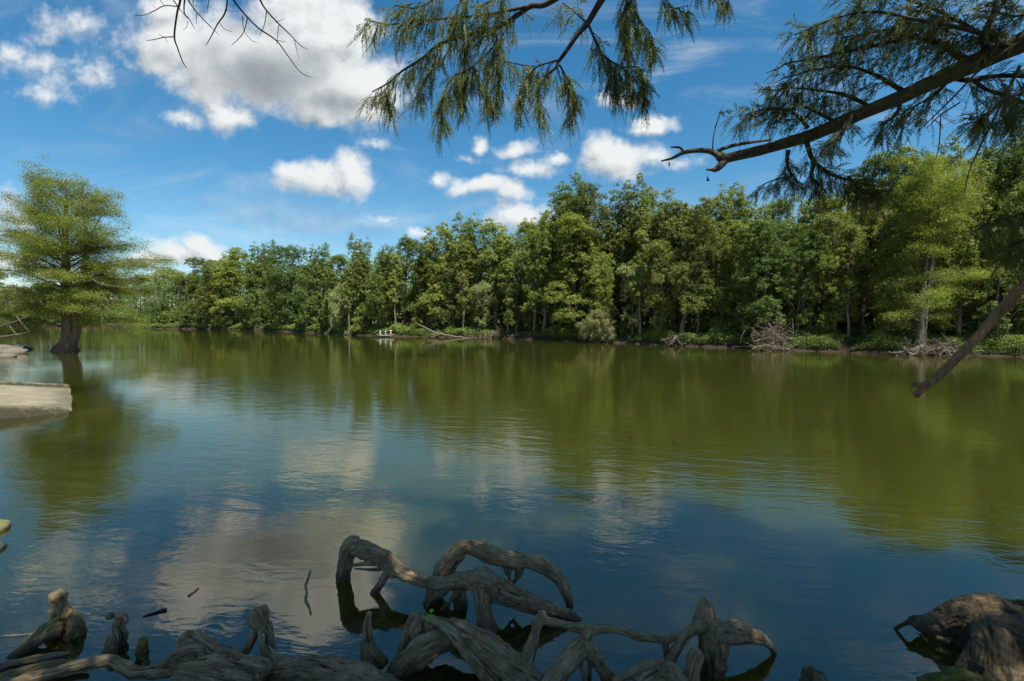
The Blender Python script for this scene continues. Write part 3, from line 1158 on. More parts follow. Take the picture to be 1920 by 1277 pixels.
# ------------------------------------------------------------------ feathery cypresses
def cypress(name, label, base, rows, trunk_px, k, leafmat, seed, n_layers, n_leaf, bark, stems, leaf=.115, open_front=.15):
    """rows: (height m, left extent m, right extent m). stems: list of paths [(x,y,z,r)...]"""
    rng = np.random.default_rng(seed)
    rows = np.array(sorted(rows)) * np.array([1, .76, .90])
    t, c = MB(), MB()
    for st in stems:
        S = spline(np.array(st, float), 5)
        S[:, 3] *= 1.0 + .15 * np.clip(1 - S[:, 2] / 14, 0, 1)
        t.tube(S[:, :3], S[:, 3], 14)
    main = spline(np.array(stems[0], float), 8)
    Cs, Ns, Ts = [], [], []
    zs = np.linspace(rows[0, 0], rows[-1, 0], n_layers)
    for i, z in enumerate(zs):
        L_, R_ = np.interp(z, rows[:, 0], rows[:, 1]), np.interp(z, rows[:, 0], rows[:, 2])
        f = (z - zs[0]) / (zs[-1] - zs[0])
        for b in range(rng.integers(3, 6)):
            z = zs[i] + rng.normal() * .55
            a = rng.uniform(0, 2 * math.pi)
            ca, sa = math.cos(a), math.sin(a)
            if sa < -.3 and f < .55 and rng.random() < open_front:
                continue
            ext = (R_ if ca > 0 else L_) * abs(ca) + .5 * (L_ + R_) * abs(sa)
            ext *= rng.uniform(.55 + .2 * f, 1.04)
            j = np.argmin(abs(main[:, 2] - max(main[0, 2] + 1.2, z - ext * (.12 + .62 * f * f))))
            p0 = main[j, :3]
            tip = np.array([ca * ext, sa * ext, z + rng.normal() * .25])
            tip[:2] += main[np.argmin(abs(main[:, 2] - z)), :2] * .3
            mid = (p0 + tip) / 2 + np.array([0, 0, .12 * ext * (1 - .6 * f)]) + rng.normal(size=3) * .15
            S = spline(np.array([p0, mid, tip]), 7)
            t.tube(S, np.linspace(max(.03, main[j, 3] * .28), .014, len(S)), 5)
            # flat sprays along the outer part
            nsp = int(7 + ext * 4)
            for s_ in range(nsp):
                u = rng.uniform(.22, 1.0) ** .8
                q_ = S[min(len(S) - 1, int(u * (len(S) - 1)))]
                side = nrm(np.cross(tip - p0, [0, 0, 1.0]))
                w = ext * .34 * (1.15 - u) + .25
                q_ = q_ + side * rng.normal() * w * .7 + np.array([0, 0, rng.normal() * (.13 + .3 * f) - .05])
                Cs.append(q_)
                Ts.append(rng.random())
    Cs = np.array(Cs)
    Ts = np.array(Ts)
    kk = rng.integers(0, len(Cs), n_leaf)
    d = rng.normal(size=(n_leaf, 3)) * np.array([.32, .32, .16])
    C = Cs[kk] + d
    C[:, 2] -= .35 * (d[:, 0] ** 2 + d[:, 1] ** 2)
    N = nrm(rng.normal(size=(n_leaf, 3)) * .75 + np.array([0, 0, 1.0]))
    sz = leaf * rng.uniform(.6, 1.4, n_leaf)
    c.quads(leaf_quads(C, N, sz, sz * .42, rng), tint=np.repeat(np.clip(Ts[kk] * .6 + rng.uniform(0, .4, n_leaf), 0, 1), 4))
    e = tag(empty(name, base), label, 'tree')
    link('trunk', t.mesh('trunk', bark, True), e)
    link('crown', c.mesh('crown', LEAF[leafmat]), e)
    return e, t, rng


kC = 46.9 / F
bC = ground(124, 658)
rowsC = [((657 - y) * kC, (128 - l) * kC, (r - 128) * kC) for (y, l, r) in
         [(340, 100, 182), (352, 88, 200), (380, 70, 216), (402, 70, 238), (430, 60, 258), (460, 55, 262), (480, 56, 288), (500, 48, 280), (530, 38, 258), (560, 36, 255), (590, 42, 268), (608, 58, 245)]]
e, _, _ = cypress('cypress_tree', 'feathery yellow green cypress standing in the water on the left', bC, rowsC, 128, kC, 'cypress', 21, 34, 270000, BARK,
        [[(0, 0, -.5, 1.1), (0, 0, .1, .95), (.15, 0, .9, .55), (.25, 0, 2.2, .42), (.3, 0, 6, .36), (.35, 0, 11, .24), (.6, 0, 15, .10), (.7, 0, 16.6, .03)],
         [(.35, .1, .2, .35), (1.0, .1, 2.0, .32), (1.3, 0, 4.0, .3), (2.2, -.2, 7.5, .27), (2.6, -.2, 10.5, .18), (2.3, -.2, 13, .10), (2.2, 0, 15.5, .03)],
         [(2.4, -.2, 9.0, .12), (3.4, -.4, 11.5, .08), (4.4, -.4, 13.2, .03)]])
t = MB()
rg = np.random.default_rng(8)
for (a, b) in [((170, 520), (240, 540)), ((180, 548), (215, 590)), ((190, 548), (205, 575)), ((172, 572), (186, 585)), ((186, 583), (190, 605)), ((196, 550), (222, 565)), ((190, 608), (196, 614))]:
    pa, pb = at(*a, 45.2) - bC, at(*b, 44.4) - bC
    limb(t, pa, pb, .05, .02, rg, 5, -.05)
link('dead_branch', t.mesh('dead_branch', DRIFT, True), e)

kB = 42.0 / F
bB = np.array([(1722 - 960) / F * 42.0, 42.0, 0.2])
rowsB = [((655 - y) * kB, (1740 - l) * kB, (r - 1740) * kB) for (y, l, r) in
         [(300, 1728, 1775), (330, 1712, 1800), (370, 1702, 1815), (420, 1705, 1830), (470, 1700, 1840), (520, 1680, 1850), (560, 1665, 1860), (590, 1668, 1850)]]
cypress('cypress_tree', 'slender feathery cypress with twin grey stems on the right bank', bB, rowsB, 1740, kB, 'cypress', 22, 30, 130000, BARKM,
        [[(0, 0, -.4, .6), (0, 0, .3, .45), (.15, 0, 1.6, .25), (.3, 0, 5, .19), (.5, 0, 10, .13), (.6, 0, 14.5, .06), (.6, 0, 16.8, .02)],
         [(.4, .1, -.2, .3), (.55, .1, 2, .19), (.85, .1, 6, .15), (1.2, 0, 10, .1), (1.4, 0, 14, .04)]], .11, .62)
bank_weeds()
# a cypress only just reaching into the left edge
bD = np.array([-1050 / F * 56, 56, .3])
cypress('cypress_tree', 'cypress whose boughs just reach in at the left edge', bD, [(2.5, 4, 4.2), (6, 4, 4.7), (8, 3, 4.5), (9.5, 2, 2.5), (14, 1, 1)], 0, .06, 'cypress', 23, 24, 30000, BARK,
        [[(0, 0, -.5, .7), (0, 0, 1, .4), (0, 0, 8, .25), (0, 0, 14, .03)]])


# ------------------------------------------------------------------ driftwood, logs, debris on the far banks
def sticks(name, label, cat, lines, mat, sides=7, extra=None):
    mb = MB()
    rng = np.random.default_rng(abs(hash(label)) % 1000 if False else len(label))
    for ln in lines:
        P = spline(pxline(ln), 5)
        P[:, :3] += rng.normal(size=(len(P), 3)) * P[:, 3:4] * .18
        mb.tube(P[:, :3], P[:, 3], sides)
    if extra:
        extra(mb, rng)
    return tag(link(name, mb.mesh(name, mat, True)), label, cat)


DL = 80.0
sticks('fallen_log', 'bleached fallen log with stub branches sloping down into the far water', 'log',
       [[(786, 609, 84, 1.2), (800, 616, 83, 1.7), (815, 624, 82, 2.0), (840, 629, 81, 2.0), (870, 633.5, 80, 1.6), (885, 635, 79.5, 1)],
        [(820, 617, 82, .8), (828, 625, 82, 1.0), (835, 629, 81, 1.1)], [(800, 629, 81, .7), (822, 626, 81.5, .8)], [(806, 632, 80.5, .6), (826, 627, 81.5, .7)]], DRIFT)


def heap(mb, rng, c, w, h, n, r, Y):
    for i in range(n):
        a = rng.uniform(-1, 1)
        base = at(c[0] + rng.normal() * w * .4, c[1] - abs(rng.normal()) * h * .32, Y + rng.normal() * .5)
        d = nrm(np.array([rng.normal(), rng.normal() * .5, rng.normal() * .65]))
        L = rng.uniform(.4, 1.5) * w * Y / F * .7
        p0, p1 = base - d * L / 2, base + d * L / 2
        p0[2], p1[2] = max(p0[2], -.05), max(p1[2], -.05)
        limb(mb, p0, p1, r * rng.uniform(.4, 1.1), r * .3, rng, 5, rng.uniform(-.03, .03), 4)


sticks('driftwood_heap', 'tangled pale driftwood heap at the water edge of the right bank', 'driftwood',
       [[(1415, 640, 47.5, 2.6), (1450, 634, 47.8, 3.0), (1490, 637, 48, 2.6)], [(1440, 606, 48.3, 1.4), (1452, 625, 48, 2.4), (1446, 650, 47, 2.8)], [(1480, 622, 50, 3.4), (1510, 624, 51, 3.2), (1545, 630, 52, 2.0)],
        [(1410, 654, 47, 2.0), (1440, 648, 47, 2.4), (1480, 656, 47, 2.0)]], DRIFT,
       extra=lambda mb, rng: (heap(mb, rng, (1456, 636), 44, 34, 110, .034, 47.6), heap(mb, rng, (1448, 652), 58, 8, 60, .034, 47.0)))
sticks('exposed_roots', 'pale exposed roots spreading at the foot of the bank cypress', 'roots',
       [[(1728, 650, 41.3, 4), (1705, 658, 40.9, 3), (1680, 661, 40.6, 1.6), (1665, 660, 40.5, .8)], [(1735, 652, 41.3, 4), (1760, 656, 40.9, 3), (1790, 660, 40.6, 1.8), (1815, 662, 40.5, .8)],
        [(1690, 648, 40.9, 2.6), (1698, 658, 40.7, 3.6), (1712, 667, 40.3, 2.0)], [(1722, 652, 41.3, 3), (1718, 662, 40.7, 2.2), (1705, 667, 40.3, 1)]], DRIFT,
       extra=lambda mb, rng: (heap(mb, rng, (1740, 661), 70, 9, 40, .06, 40.7), heap(mb, rng, (1815, 662), 50, 10, 24, .05, 40.3)))
sticks('exposed_roots', 'dark root cage hanging under the leaning trunk', 'roots',
       [[(1266, 630, 55.8, 3), (1262, 640, 55.4, 2), (1255, 647, 55, 1)], [(1268, 630, 55.8, 3), (1272, 640, 55.4, 2), (1280, 647, 55, 1)], [(1266, 628, 56, 2), (1250, 636, 55.6, 1.5), (1238, 638, 55.4, .8)]], BARK,
       extra=lambda mb, rng: heap(mb, rng, (1262, 642), 26, 9, 22, .05, 55.4))
sticks('exposed_roots', 'tangle of roots hanging from the undercut weedy bank', 'roots',
       [[(925, 620, 79, 1.4), (922, 628, 78.6, 1.1), (920, 635, 78, .8)], [(912, 624, 79, 1.2), (908, 634, 78.4, .8)]], DRIFT,
       extra=lambda mb, rng: (heap(mb, rng, (925, 630), 34, 10, 34, .05, 78.8), heap(mb, rng, (880, 631), 18, 6, 14, .05, 79.4)))
sticks('driftwood', 'small pale sticks propped below the drooping shrub left of the boat', 'driftwood',
       [[(645, 627, 96, .9), (662, 619, 97, .8)], [(650, 627, 96, .8), (664, 620, 97, .7)], [(656, 628, 95.8, .8), (668, 617, 97, .6)]], DRIFT)
sticks('dead_branches', 'bare grey dead branches reaching over the water at the left edge', 'branches',
       [[(-40, 622, 52, 2.48), (0, 612, 51, 1.98), (35, 601, 50, 1.49), (52, 592, 50, 0.62)], [(-30, 634, 51, 1.86), (15, 630, 50, 1.61), (50, 624, 49.5, 1.36), (72, 616, 49, 0.62)],
        [(18, 610, 50.5, 0.93), (26, 622, 50, 0.74), (40, 632, 50, 0.43)], [(32, 594, 50, 0.87), (44, 610, 49.8, 0.81), (60, 626, 49.6, 0.50)], [(40, 588, 50, 0.56), (46, 594, 50, 0.62), (54, 586, 50, 0.25)],
        [(50, 626, 49.5, 0.74), (66, 632, 49.2, 0.50)], [(54, 622, 49.5, 0.62), (76, 630, 49.2, 0.37)], [(72, 617, 49, 0.50), (95, 632, 48.6, 0.25)], [(44, 600, 50, 0.50), (56, 592, 50, 0.31), (52, 584, 50, 0.19)]], DRIFT)


# ------------------------------------------------------------------ stones at the left shore
def stone(label, loc, r, seed, mat):
    rng = np.random.default_rng(seed)
    n, mm = 22, 14
    th, ph = np.meshgrid(np.linspace(0, 2 * math.pi, n, endpoint=False), np.linspace(.0, math.pi, mm))
    D = np.stack([np.cos(th) * np.sin(ph), np.sin(th) * np.sin(ph), np.cos(ph)], -1).reshape(-1, 3)
    Rr = 1 + .28 * fbm(D * 1.6 + seed * 3.1, 3) + .10 * fbm(D * 5 + seed, 2)
    V = D * Rr[:, None] * np.array([1.25, .9, .55]) * r
    a = rng.uniform(0, 3)
    V = V @ np.array([[math.cos(a), -math.sin(a), 0], [math.sin(a), math.cos(a), 0], [0, 0, 1]])
    ii, jj = np.meshgrid(np.arange(mm - 1), np.arange(n), indexing='ij')
    q = np.stack([ii * n + jj, (ii + 1) * n + jj, (ii + 1) * n + (jj + 1) % n, ii * n + (jj + 1) % n], -1).reshape(-1, 4)
    mb = MB()
    mb.add(V, q)
    tag(link('stone', mb.mesh('stone', mat, True), loc=loc), label, 'stone', 'stones along the left shore')


STONE = simple('stone_grey', (.10, .088, .066), .9, .45, 3)
STONEM = simple('stone_mossy', (.10, .10, .035), .9, .5, 6)
STONED = simple('stone_wet', (.035, .035, .03), .4, .4, 6)
stone('yellowish mossy stone at the left edge of the shallows', (*ground(-14, 994)[:2], .02), .19, 1, STONEM)
stone('small dark wet stone below the mossy one at the left edge', (*ground(-10, 1029)[:2], .02), .12, 2, STONED)
stone('largest pale boulder at the left shore in front of the cypress', (*ground(2, 662)[:2], .25), 1.0, 3, STONE)
stone('flat pale boulder at the water on the left shore', (*ground(24, 663)[:2], .08), .8, 4, STONE)
stone('dark boulder at the tip of the left shore', (*ground(40, 655)[:2], .1), .7, 5, STONED)
stone('small pale stone left of the flat boulder', (*ground(12, 670)[:2], .05), .5, 6, STONE)


# ------------------------------------------------------------------ boat ramp
def ramp():
    m, T = new_mat('ramp_concrete')
    g = T.node('ShaderNodeNewGeometry')
    n = T.noise(g.outputs['Position'], 1.1, 7, .65)
    n2 = T.noise(g.outputs['Position'], 26, 4, .7)
    s3 = T.node('ShaderNodeSeparateXYZ')
    T.l.new(g.outputs['Position'], s3.inputs[0])
    c = T.ramp(n, [(.3, (.098, .082, .050)), (.7, (.215, .185, .122))])
    c = T.mix(T.smooth(n2, .5, .75, 0, .35), c, (.12, .10, .07, 1))
    wz_ = T.math('ADD', s3.outputs[2], T.math('MULTIPLY_ADD', n, .12, -.06))
    c = T.mix(T.math('MULTIPLY', T.smooth(wz_, -.02, .16, .8, 0), T.smooth(wz_, -.20, -.05)), c, (.055, .05, .02, 1))
    p = T.node('ShaderNodeBsdfPrincipled')
    T.l.new(c, p.inputs['Base Color'])
    p.inputs['Roughness'].default_value = .9
    bp = T.node('ShaderNodeBump')
    bp.inputs['Distance'].default_value = .01
    T.l.new(n2, bp.inputs['Height'])
    T.l.new(bp.outputs[0], p.inputs['Normal'])
    out(T, p.outputs[0])
    mc, T = new_mat('ramp_kerb')
    g = T.node('ShaderNodeNewGeometry')
    n = T.noise(g.outputs['Position'], 5, 8, .72)
    s3 = T.node('ShaderNodeSeparateXYZ')
    T.l.new(g.outputs['Normal'], s3.inputs[0])
    c = T.ramp(T.math('ADD', n, T.math('MULTIPLY_ADD', attr(T, 'top'), .42, -.30)), [(.30, (.028, .027, .013)), (.48, (.10, .088, .052)), (.7, (.27, .235, .17))])
    p = T.node('ShaderNodeBsdfPrincipled')
    T.l.new(c, p.inputs['Base Color'])
    p.inputs['Roughness'].default_value = .95
    bp = T.node('ShaderNodeBump')
    bp.inputs['Distance'].default_value = .05
    T.l.new(n, bp.inputs['Height'])
    T.l.new(bp.outputs[0], p.inputs['Normal'])
    out(T, p.outputs[0])
    mid = (RA + RB) / 2
    Vd = (RB - RA) / np.linalg.norm(RB - RA)
    half = np.linalg.norm(RB - RA) / 2
    sl = .15

    def pt(u, v, z):
        return np.array([*(mid + RU * u + Vd * v), z + sl * u])
    e = tag(empty('boat_ramp', (*mid, 0)), 'sandy concrete boat ramp with raised kerbs sloping into the lake', 'ramp')
    off = np.array([*mid, 0])
    nu, nv = 60, 16
    uu = np.linspace(-7, 16, nu)
    vv = np.linspace(-half + .02, half - .02, nv)
    V = np.array([pt(u, v, 0.0) for u in uu for v in vv]) - off
    V[:, 2] += fbm(V * .8, 3) * .012
    mb = MB()
    ii, jj = np.meshgrid(np.arange(nu - 1), np.arange(nv - 1), indexing='ij')
    q = np.stack([ii * nv + jj, ii * nv + jj + 1, (ii + 1) * nv + jj + 1, (ii + 1) * nv + jj], -1).reshape(-1, 4)
    V2 = V - np.array([0, 0, .3])
    mb.add(V, q[:, ::-1])
    mb.add(V2, q)
    link('slab', mb.mesh('slab', m, True), e)
    for sgn, u0 in ((-1, .06), (1, .06)):
        mb = MB()
        prof = np.array([(-.02, -.45), (-.02, .10), (.01, .125), (.05, .145), (.27, .14), (.31, .115), (.34, .06), (.34, -.45)])
        us = np.linspace(u0, 16, 120)
        rows = []
        for k, u in enumerate(us):
            ta = (.72, .95)[k] if k < 2 else 1
            rows.append([pt(u, sgn * (half - .02 + w), (h if h > 0 else h) * (ta if h > 0 else 1)) for (w, h) in prof])
        V = np.array(rows).reshape(-1, 3) - off
        V += (fbm(V * 3.3, 4) * .018)[:, None] * np.array([0.5, .5, 1])
        np_ = len(prof)
        ii, jj = np.meshgrid(np.arange(len(us) - 1), np.arange(np_ - 1), indexing='ij')
        q = np.stack([ii * np_ + jj, ii * np_ + jj + 1, (ii + 1) * np_ + jj + 1, (ii + 1) * np_ + jj], -1).reshape(-1, 4)
        mb.add(V, q if sgn > 0 else q[:, ::-1], [(0, i + 1, i) for i in range(1, np_ - 1)], top=np.tile(np.clip(prof[:, 1] / .2, 0, 1) ** 2, len(us)))
        link('kerb', mb.mesh('kerb', mc, True), e)


ramp()


# ------------------------------------------------------------------ boat with three people
def boat():
    c = ground(723, 632.2)
    off = np.array([c[0], c[1], 0])
    e = tag(empty('rowing_boat', off, R(4)), 'small dark open boat carrying three people close to the far bank', 'boat')
    L, Wd = 1.55, .62
    st = np.linspace(-1, 1, 25)
    prof_n = 11
    V = []
    for s in st:
        w = Wd * (1 - max(0, abs(s) - .15) ** 2.2 * 1.05)
        w = max(w, .05)
        sheer = .32 + .13 * abs(s) ** 2.5
        for k in np.linspace(-1, 1, prof_n):
            V.append((s * L, k * w, -.12 + (sheer + .12) * abs(k) ** 2.6 + .1 * max(0, abs(s) - .6)))
    V = np.array(V)
    ii, jj = np.meshgrid(np.arange(24), np.arange(prof_n - 1), indexing='ij')
    q = np.stack([ii * prof_n + jj, (ii + 1) * prof_n + jj, (ii + 1) * prof_n + jj + 1, ii * prof_n + jj + 1], -1).reshape(-1, 4)
    mb = MB()
    mb.add(V, q[:, ::-1])
    inner = V * np.array([.97, .92, 1]) + np.array([0, 0, .025])
    mb.add(inner, q)
    link('hull', mb.mesh('hull', simple('boat_paint', (.035, .045, .04), .5), True), e)
    g = MB()
    for sg in (0, prof_n - 1):
        g.tube(V.reshape(25, prof_n, 3)[:, sg], .03, 6)
    link('gunwale', g.mesh('gunwale', simple('boat_rim', (.35, .36, .35), .5), True), e)
    for x in (-.95, 0, .9):
        b = MB()
        b.box((x, 0, .2), (.14, .52, .02))
        link('bench', b.mesh('bench', simple('boat_bench', (.25, .22, .17), .7)), e)
    return off


BOAT = boat()


def person(label, x, face, shirt, hat, loc, pale=False, lean=0.0):
    """sitting figure: one skinned body, clothes and hat as children; origin on the bench"""
    e = tag(empty('person', loc, face), label, 'person')
    skin = simple('skin', (.42, .27, .19), .6)

    def skinmesh(name, verts, edges, radii, mat, parent, sub=2):
        me = bpy.data.meshes.new(name)
        me.from_pydata(verts, edges, [])
        o = link(name, me, parent)
        sk = o.modifiers.new('skin', 'SKIN')
        for i, r in enumerate(radii):
            me.skin_vertices[0].data[i].radius = (r, r)
        me.skin_vertices[0].data[0].use_root = True
        ss = o.modifiers.new('sub', 'SUBSURF')
        ss.levels = ss.render_levels = sub
        ss_ = bpy.context.evaluated_depsgraph_get()
        me2 = bpy.data.meshes.new_from_object(o.evaluated_get(ss_))
        o.modifiers.clear()
        o.data = me2
        me2.materials.clear()
        me2.materials.append(mat)
        return o
    v = [(0, 0, .08), (.02, 0, .28), (.06 + lean, 0, .48), (.08 + lean, 0, .57), (.11 + lean, 0, .68), (.12 + lean, 0, .76),
         (.06 + lean, .17, .49), (.18 + lean, .24, .28), (.36 + lean, .14, .26), (.42 + lean, .12, .26),
         (.06 + lean, -.17, .49), (.18 + lean, -.24, .28), (.36 + lean, -.14, .26), (.42 + lean, -.12, .26),
         (.06, .1, .07), (.42, .13, .12), (.46, .13, -.26), (.58, .13, -.28),
         (.06, -.1, .07), (.42, -.13, .12), (.46, -.13, -.26), (.58, -.13, -.28)]
    ed = [(0, 1), (1, 2), (2, 3), (3, 4), (4, 5), (2, 6), (6, 7), (7, 8), (8, 9), (2, 10), (10, 11), (11, 12), (12, 13), (0, 14), (14, 15), (15, 16), (16, 17), (0, 18), (18, 19), (19, 20), (20, 21)]
    rd = [.14, .13, .15, .055, .1, .08, .065, .05, .04, .035, .065, .05, .04, .035, .09, .075, .05, .045, .09, .075, .05, .045]
    skinmesh('body', v, ed, rd, skin, e)
    sv = [(0, 0, .1), (.02, 0, .28), (.06 + lean, 0, .47), (.06 + lean, .17, .49), (.13 + lean, .22, .36), (.06 + lean, -.17, .49), (.13 + lean, -.22, .36)]
    skinmesh('shirt', sv, [(0, 1), (1, 2), (2, 3), (3, 4), (2, 5), (5, 6)], [.16, .15, .165, .08, .07, .08, .07], shirt, e)
    lv = [(0, 0, .07), (.06, .1, .07), (.42, .13, .12), (.46, .13, -.2), (.06, -.1, .07), (.42, -.13, .12), (.46, -.13, -.2)]
    skinmesh('trousers', lv, [(0, 1), (1, 2), (2, 3), (0, 4), (4, 5), (5, 6)], [.15, .1, .085, .06, .1, .085, .06], simple('trousers', (.05, .055, .075), .8), e)
    h = MB()
    hx, hz = .115 + lean, .76
    h.tube(np.array([[hx, 0, hz], [hx, 0, hz + .05], [hx, 0, hz + .1]]), [.115, .11, .07], 14)
    h.tube(np.array([[hx + .02, 0, hz - .005], [hx + .02, 0, hz + .01]]), [.18, .17], 14)
    link('hat', h.mesh('hat', hat, True), e)
    return e


bz = .22
person('person in a pale grey shirt at the left end of the boat', 0, 0, simple('shirt_pale', (.55, .52, .48), .8), simple('hat_pale', (.5, .47, .42), .8), (BOAT[0] - 1.0, BOAT[1] - .05, bz))
person('person in a teal shirt sitting in the middle of the boat', 0, 0, simple('shirt_teal', (.05, .30, .32), .8), simple('hat_blue', (.40, .48, .52), .8), (BOAT[0] - .1, BOAT[1], bz))
person('person in a red shirt and white hat at the right end of the boat', 0, math.pi, simple('shirt_red', (.45, .08, .08), .8), simple('hat_white', (.72, .7, .68), .8), (BOAT[0] + 1.0, BOAT[1] + .05, bz + .12))


# ================================================================== the near roots
def seg_nearest(P, chains):
    best = np.full(len(P), 1e9)
    G = np.zeros((len(P), 3))
    RAD = np.zeros(len(P))
    for ci, S in enumerate(chains):
        s0 = 0.0
        T = nrm(np.gradient(S[:, :3], axis=0))
        up = np.array([.3, .2, 1.0])
        u = nrm(np.cross(T[0], up))
        for i in range(len(S) - 1):
            a, b = S[i, :3], S[i + 1, :3]
            ab = b - a
            L = np.linalg.norm(ab)
            t = np.clip(((P - a) @ ab) / (L * L + 1e-12), 0, 1)
            c = a + t[:, None] * ab
            r = S[i, 3] * (1 - t) + S[i + 1, 3] * t
            d = np.linalg.norm(P - c, axis=1) / np.maximum(r, .004)
            mk = d < best
            if mk.any():
                tt = ab / (L + 1e-12)
                u = nrm(u - tt * np.dot(u, tt))
                w = np.cross(tt, u)
                rel = (P - c)[mk]
                nr_ = nrm(rel)
                rr = r[mk]
                G[mk] = np.stack([s0 + t[mk] * L + ci * 7.7, (nr_ @ u) * np.maximum(rr, .03) + ci * 1.3, (nr_ @ w) * np.maximum(rr, .03)], 1)
                RAD[mk] = rr
                best[mk] = d[mk]
            s0 += L
    return G, RAD


def root(name, label, cat, lines, mat, voxel=.009, ridges=1.0, group=None, parent=None, smooth_it=3, lumps=1.0):
    chains = [spline(pxline(l, 1.0), 6) for l in lines]
    mb = MB()
    for S in chains:
        rr = S[:, 3].clip(.004)
        mb.tube(S[:, :3], rr, 14)
    me = mb.mesh(name)
    o = link(name, me, parent)
    md = o.modifiers.new('fuse', 'REMESH')
    md.mode = 'VOXEL'
    md.voxel_size = voxel
    sm = o.modifiers.new('soft', 'SMOOTH')
    sm.iterations = smooth_it
    sm.factor = .5
    dg = bpy.context.evaluated_depsgraph_get()
    me2 = bpy.data.meshes.new_from_object(o.evaluated_get(dg))
    o.modifiers.clear()
    n = len(me2.vertices)
    V = np.zeros(n * 3, np.float32)
    N = np.zeros(n * 3, np.float32)
    me2.vertices.foreach_get('co', V)
    me2.vertices.foreach_get('normal', N)
    V, N = V.reshape(-1, 3).astype(float), N.reshape(-1, 3).astype(float)
    G, RAD = seg_nearest(V, chains)
    big = fbm(V * 6.5 + 3, 3)
    med = fbm(V * 17, 3)
    rdg = fbm(np.stack([G[:, 0] * 3.5, G[:, 1] * 26, G[:, 2] * 26], 1), 3)
    cr = 1 - np.abs(fbm(np.stack([G[:, 0] * 2.2 + 9, G[:, 1] * 17, G[:, 2] * 17], 1), 2)) * 2.2
    fin = fbm(V * 42, 2)
    disp = RAD * (.34 * lumps * big + .18 * lumps * med + .05 * fin + .18 * ridges * rdg - .12 * ridges * np.clip(cr - .55, 0, 1) * 2)
    V += N * disp[:, None]
    me2.vertices.foreach_set('co', V.astype(np.float32).ravel())
    a = me2.attributes.new('grain', 'FLOAT_VECTOR', 'POINT')
    a.data.foreach_set('vector', G.astype(np.float32).ravel())
    me2.polygons.foreach_set('use_smooth', np.ones(len(me2.polygons), bool))
    me2.materials.clear()
    me2.materials.append(mat)
    me2.update()
    o.data = me2
    if parent is None:
        tag(o, label, cat, group)
    return o


def d_w(py):
    return EYE * F / (py - HOR)


RG = 'weathered cypress roots along the near water edge'
# the large twisted root with its arch
root('twisted_root', 'large twisted grey root humped over the water with an arch behind it', 'root', [
    [(642, 1108, 5.5, 15), (645, 1080, 5.5, 14), (650, 1050, 5.45, 15), (657, 1028, 5.4, 17), (668, 1018, 5.35, 15)],
    [(660, 1026, 5.4, 16), (685, 1032, 5.35, 18), (710, 1042, 5.3, 17), (735, 1060, 5.2, 16), (760, 1076, 5.1, 14), (790, 1089, 5.0, 13), (827, 1093, 4.9, 13), (865, 1088, 4.8, 16), (900, 1090, 4.75, 22), (925, 1095, 4.72, 24)],
    [(668, 1014, 5.35, 9), (667, 1008, 5.35, 6)],
    [(905, 1092, 4.75, 24), (945, 1112, 4.72, 22), (985, 1128, 4.72, 19), (1030, 1142, 4.73, 16), (1065, 1155, 4.74, 13), (1092, 1172, 4.72, 9), (1100, 1185, 4.72, 5)],
    [(905, 1090, 4.75, 22), (905, 1120, 4.68, 20), (908, 1150, 4.62, 17), (914, 1180, 4.58, 19), (920, 1215, 4.55, 20)],
    [(893, 1085, 4.78, 14), (888, 1077, 4.78, 9)], [(918, 1080, 4.75, 13), (921, 1072, 4.76, 8)],
    [(728, 1070, 5.2, 8), (715, 1092, 5.2, 8), (702, 1114, 5.2, 9), (697, 1130, 5.2, 9)],
    [(712, 1056, 5.25, 6), (690, 1057, 5.22, 5), (668, 1059, 5.22, 3.5), (650, 1061, 5.22, 2)], [(715, 1068, 5.25, 4), (690, 1068, 5.24, 3), (664, 1066, 5.24, 1.5)],
    [(648, 1046, 5.45, 8), (638, 1044, 5.42, 4.5)],
    [(838, 1098, 4.95, 12), (815, 1118, 4.98, 13), (797, 1145, 5.0, 14), (790, 1165, 5.0, 14)],
    [(868, 1100, 4.85, 7), (848, 1122, 4.85, 6), (828, 1145, 4.85, 5)],
    [(860, 1100, 4.95, 14), (862, 1125, 4.95, 14), (865, 1160, 4.95, 14)],
    # arch
    [(812, 1130, 5.1, 16), (822, 1095, 5.12, 17), (836, 1064, 5.12, 18), (853, 1040, 5.1, 18), (870, 1026, 5.1, 14), (893, 1030, 5.1, 15), (925, 1042, 5.1, 18), (960, 1050, 5.08, 16), (993, 1052, 5.05, 15), (1025, 1066, 5.03, 13), (1050, 1090, 5.0, 12), (1064, 1118, 4.98, 9), (1072, 1145, 4.96, 6), (1080, 1165, 4.95, 5)],
    [(948, 1055, 5.06, 8), (949, 1070, 5.05, 5), (949, 1079, 5.05, 2)], [(975, 1062, 5.05, 10), (973, 1074, 5.04, 8), (968, 1086, 5.03, 5), (962, 1096, 5.03, 3)], [(957, 1060, 5.06, 5), (955, 1085, 5.04, 3), (962, 1093, 5.03, 3)],
    [(872, 1022, 5.1, 8), (890, 1026, 5.1, 6), (908, 1030, 5.1, 5)],
], WOOD, group=RG)
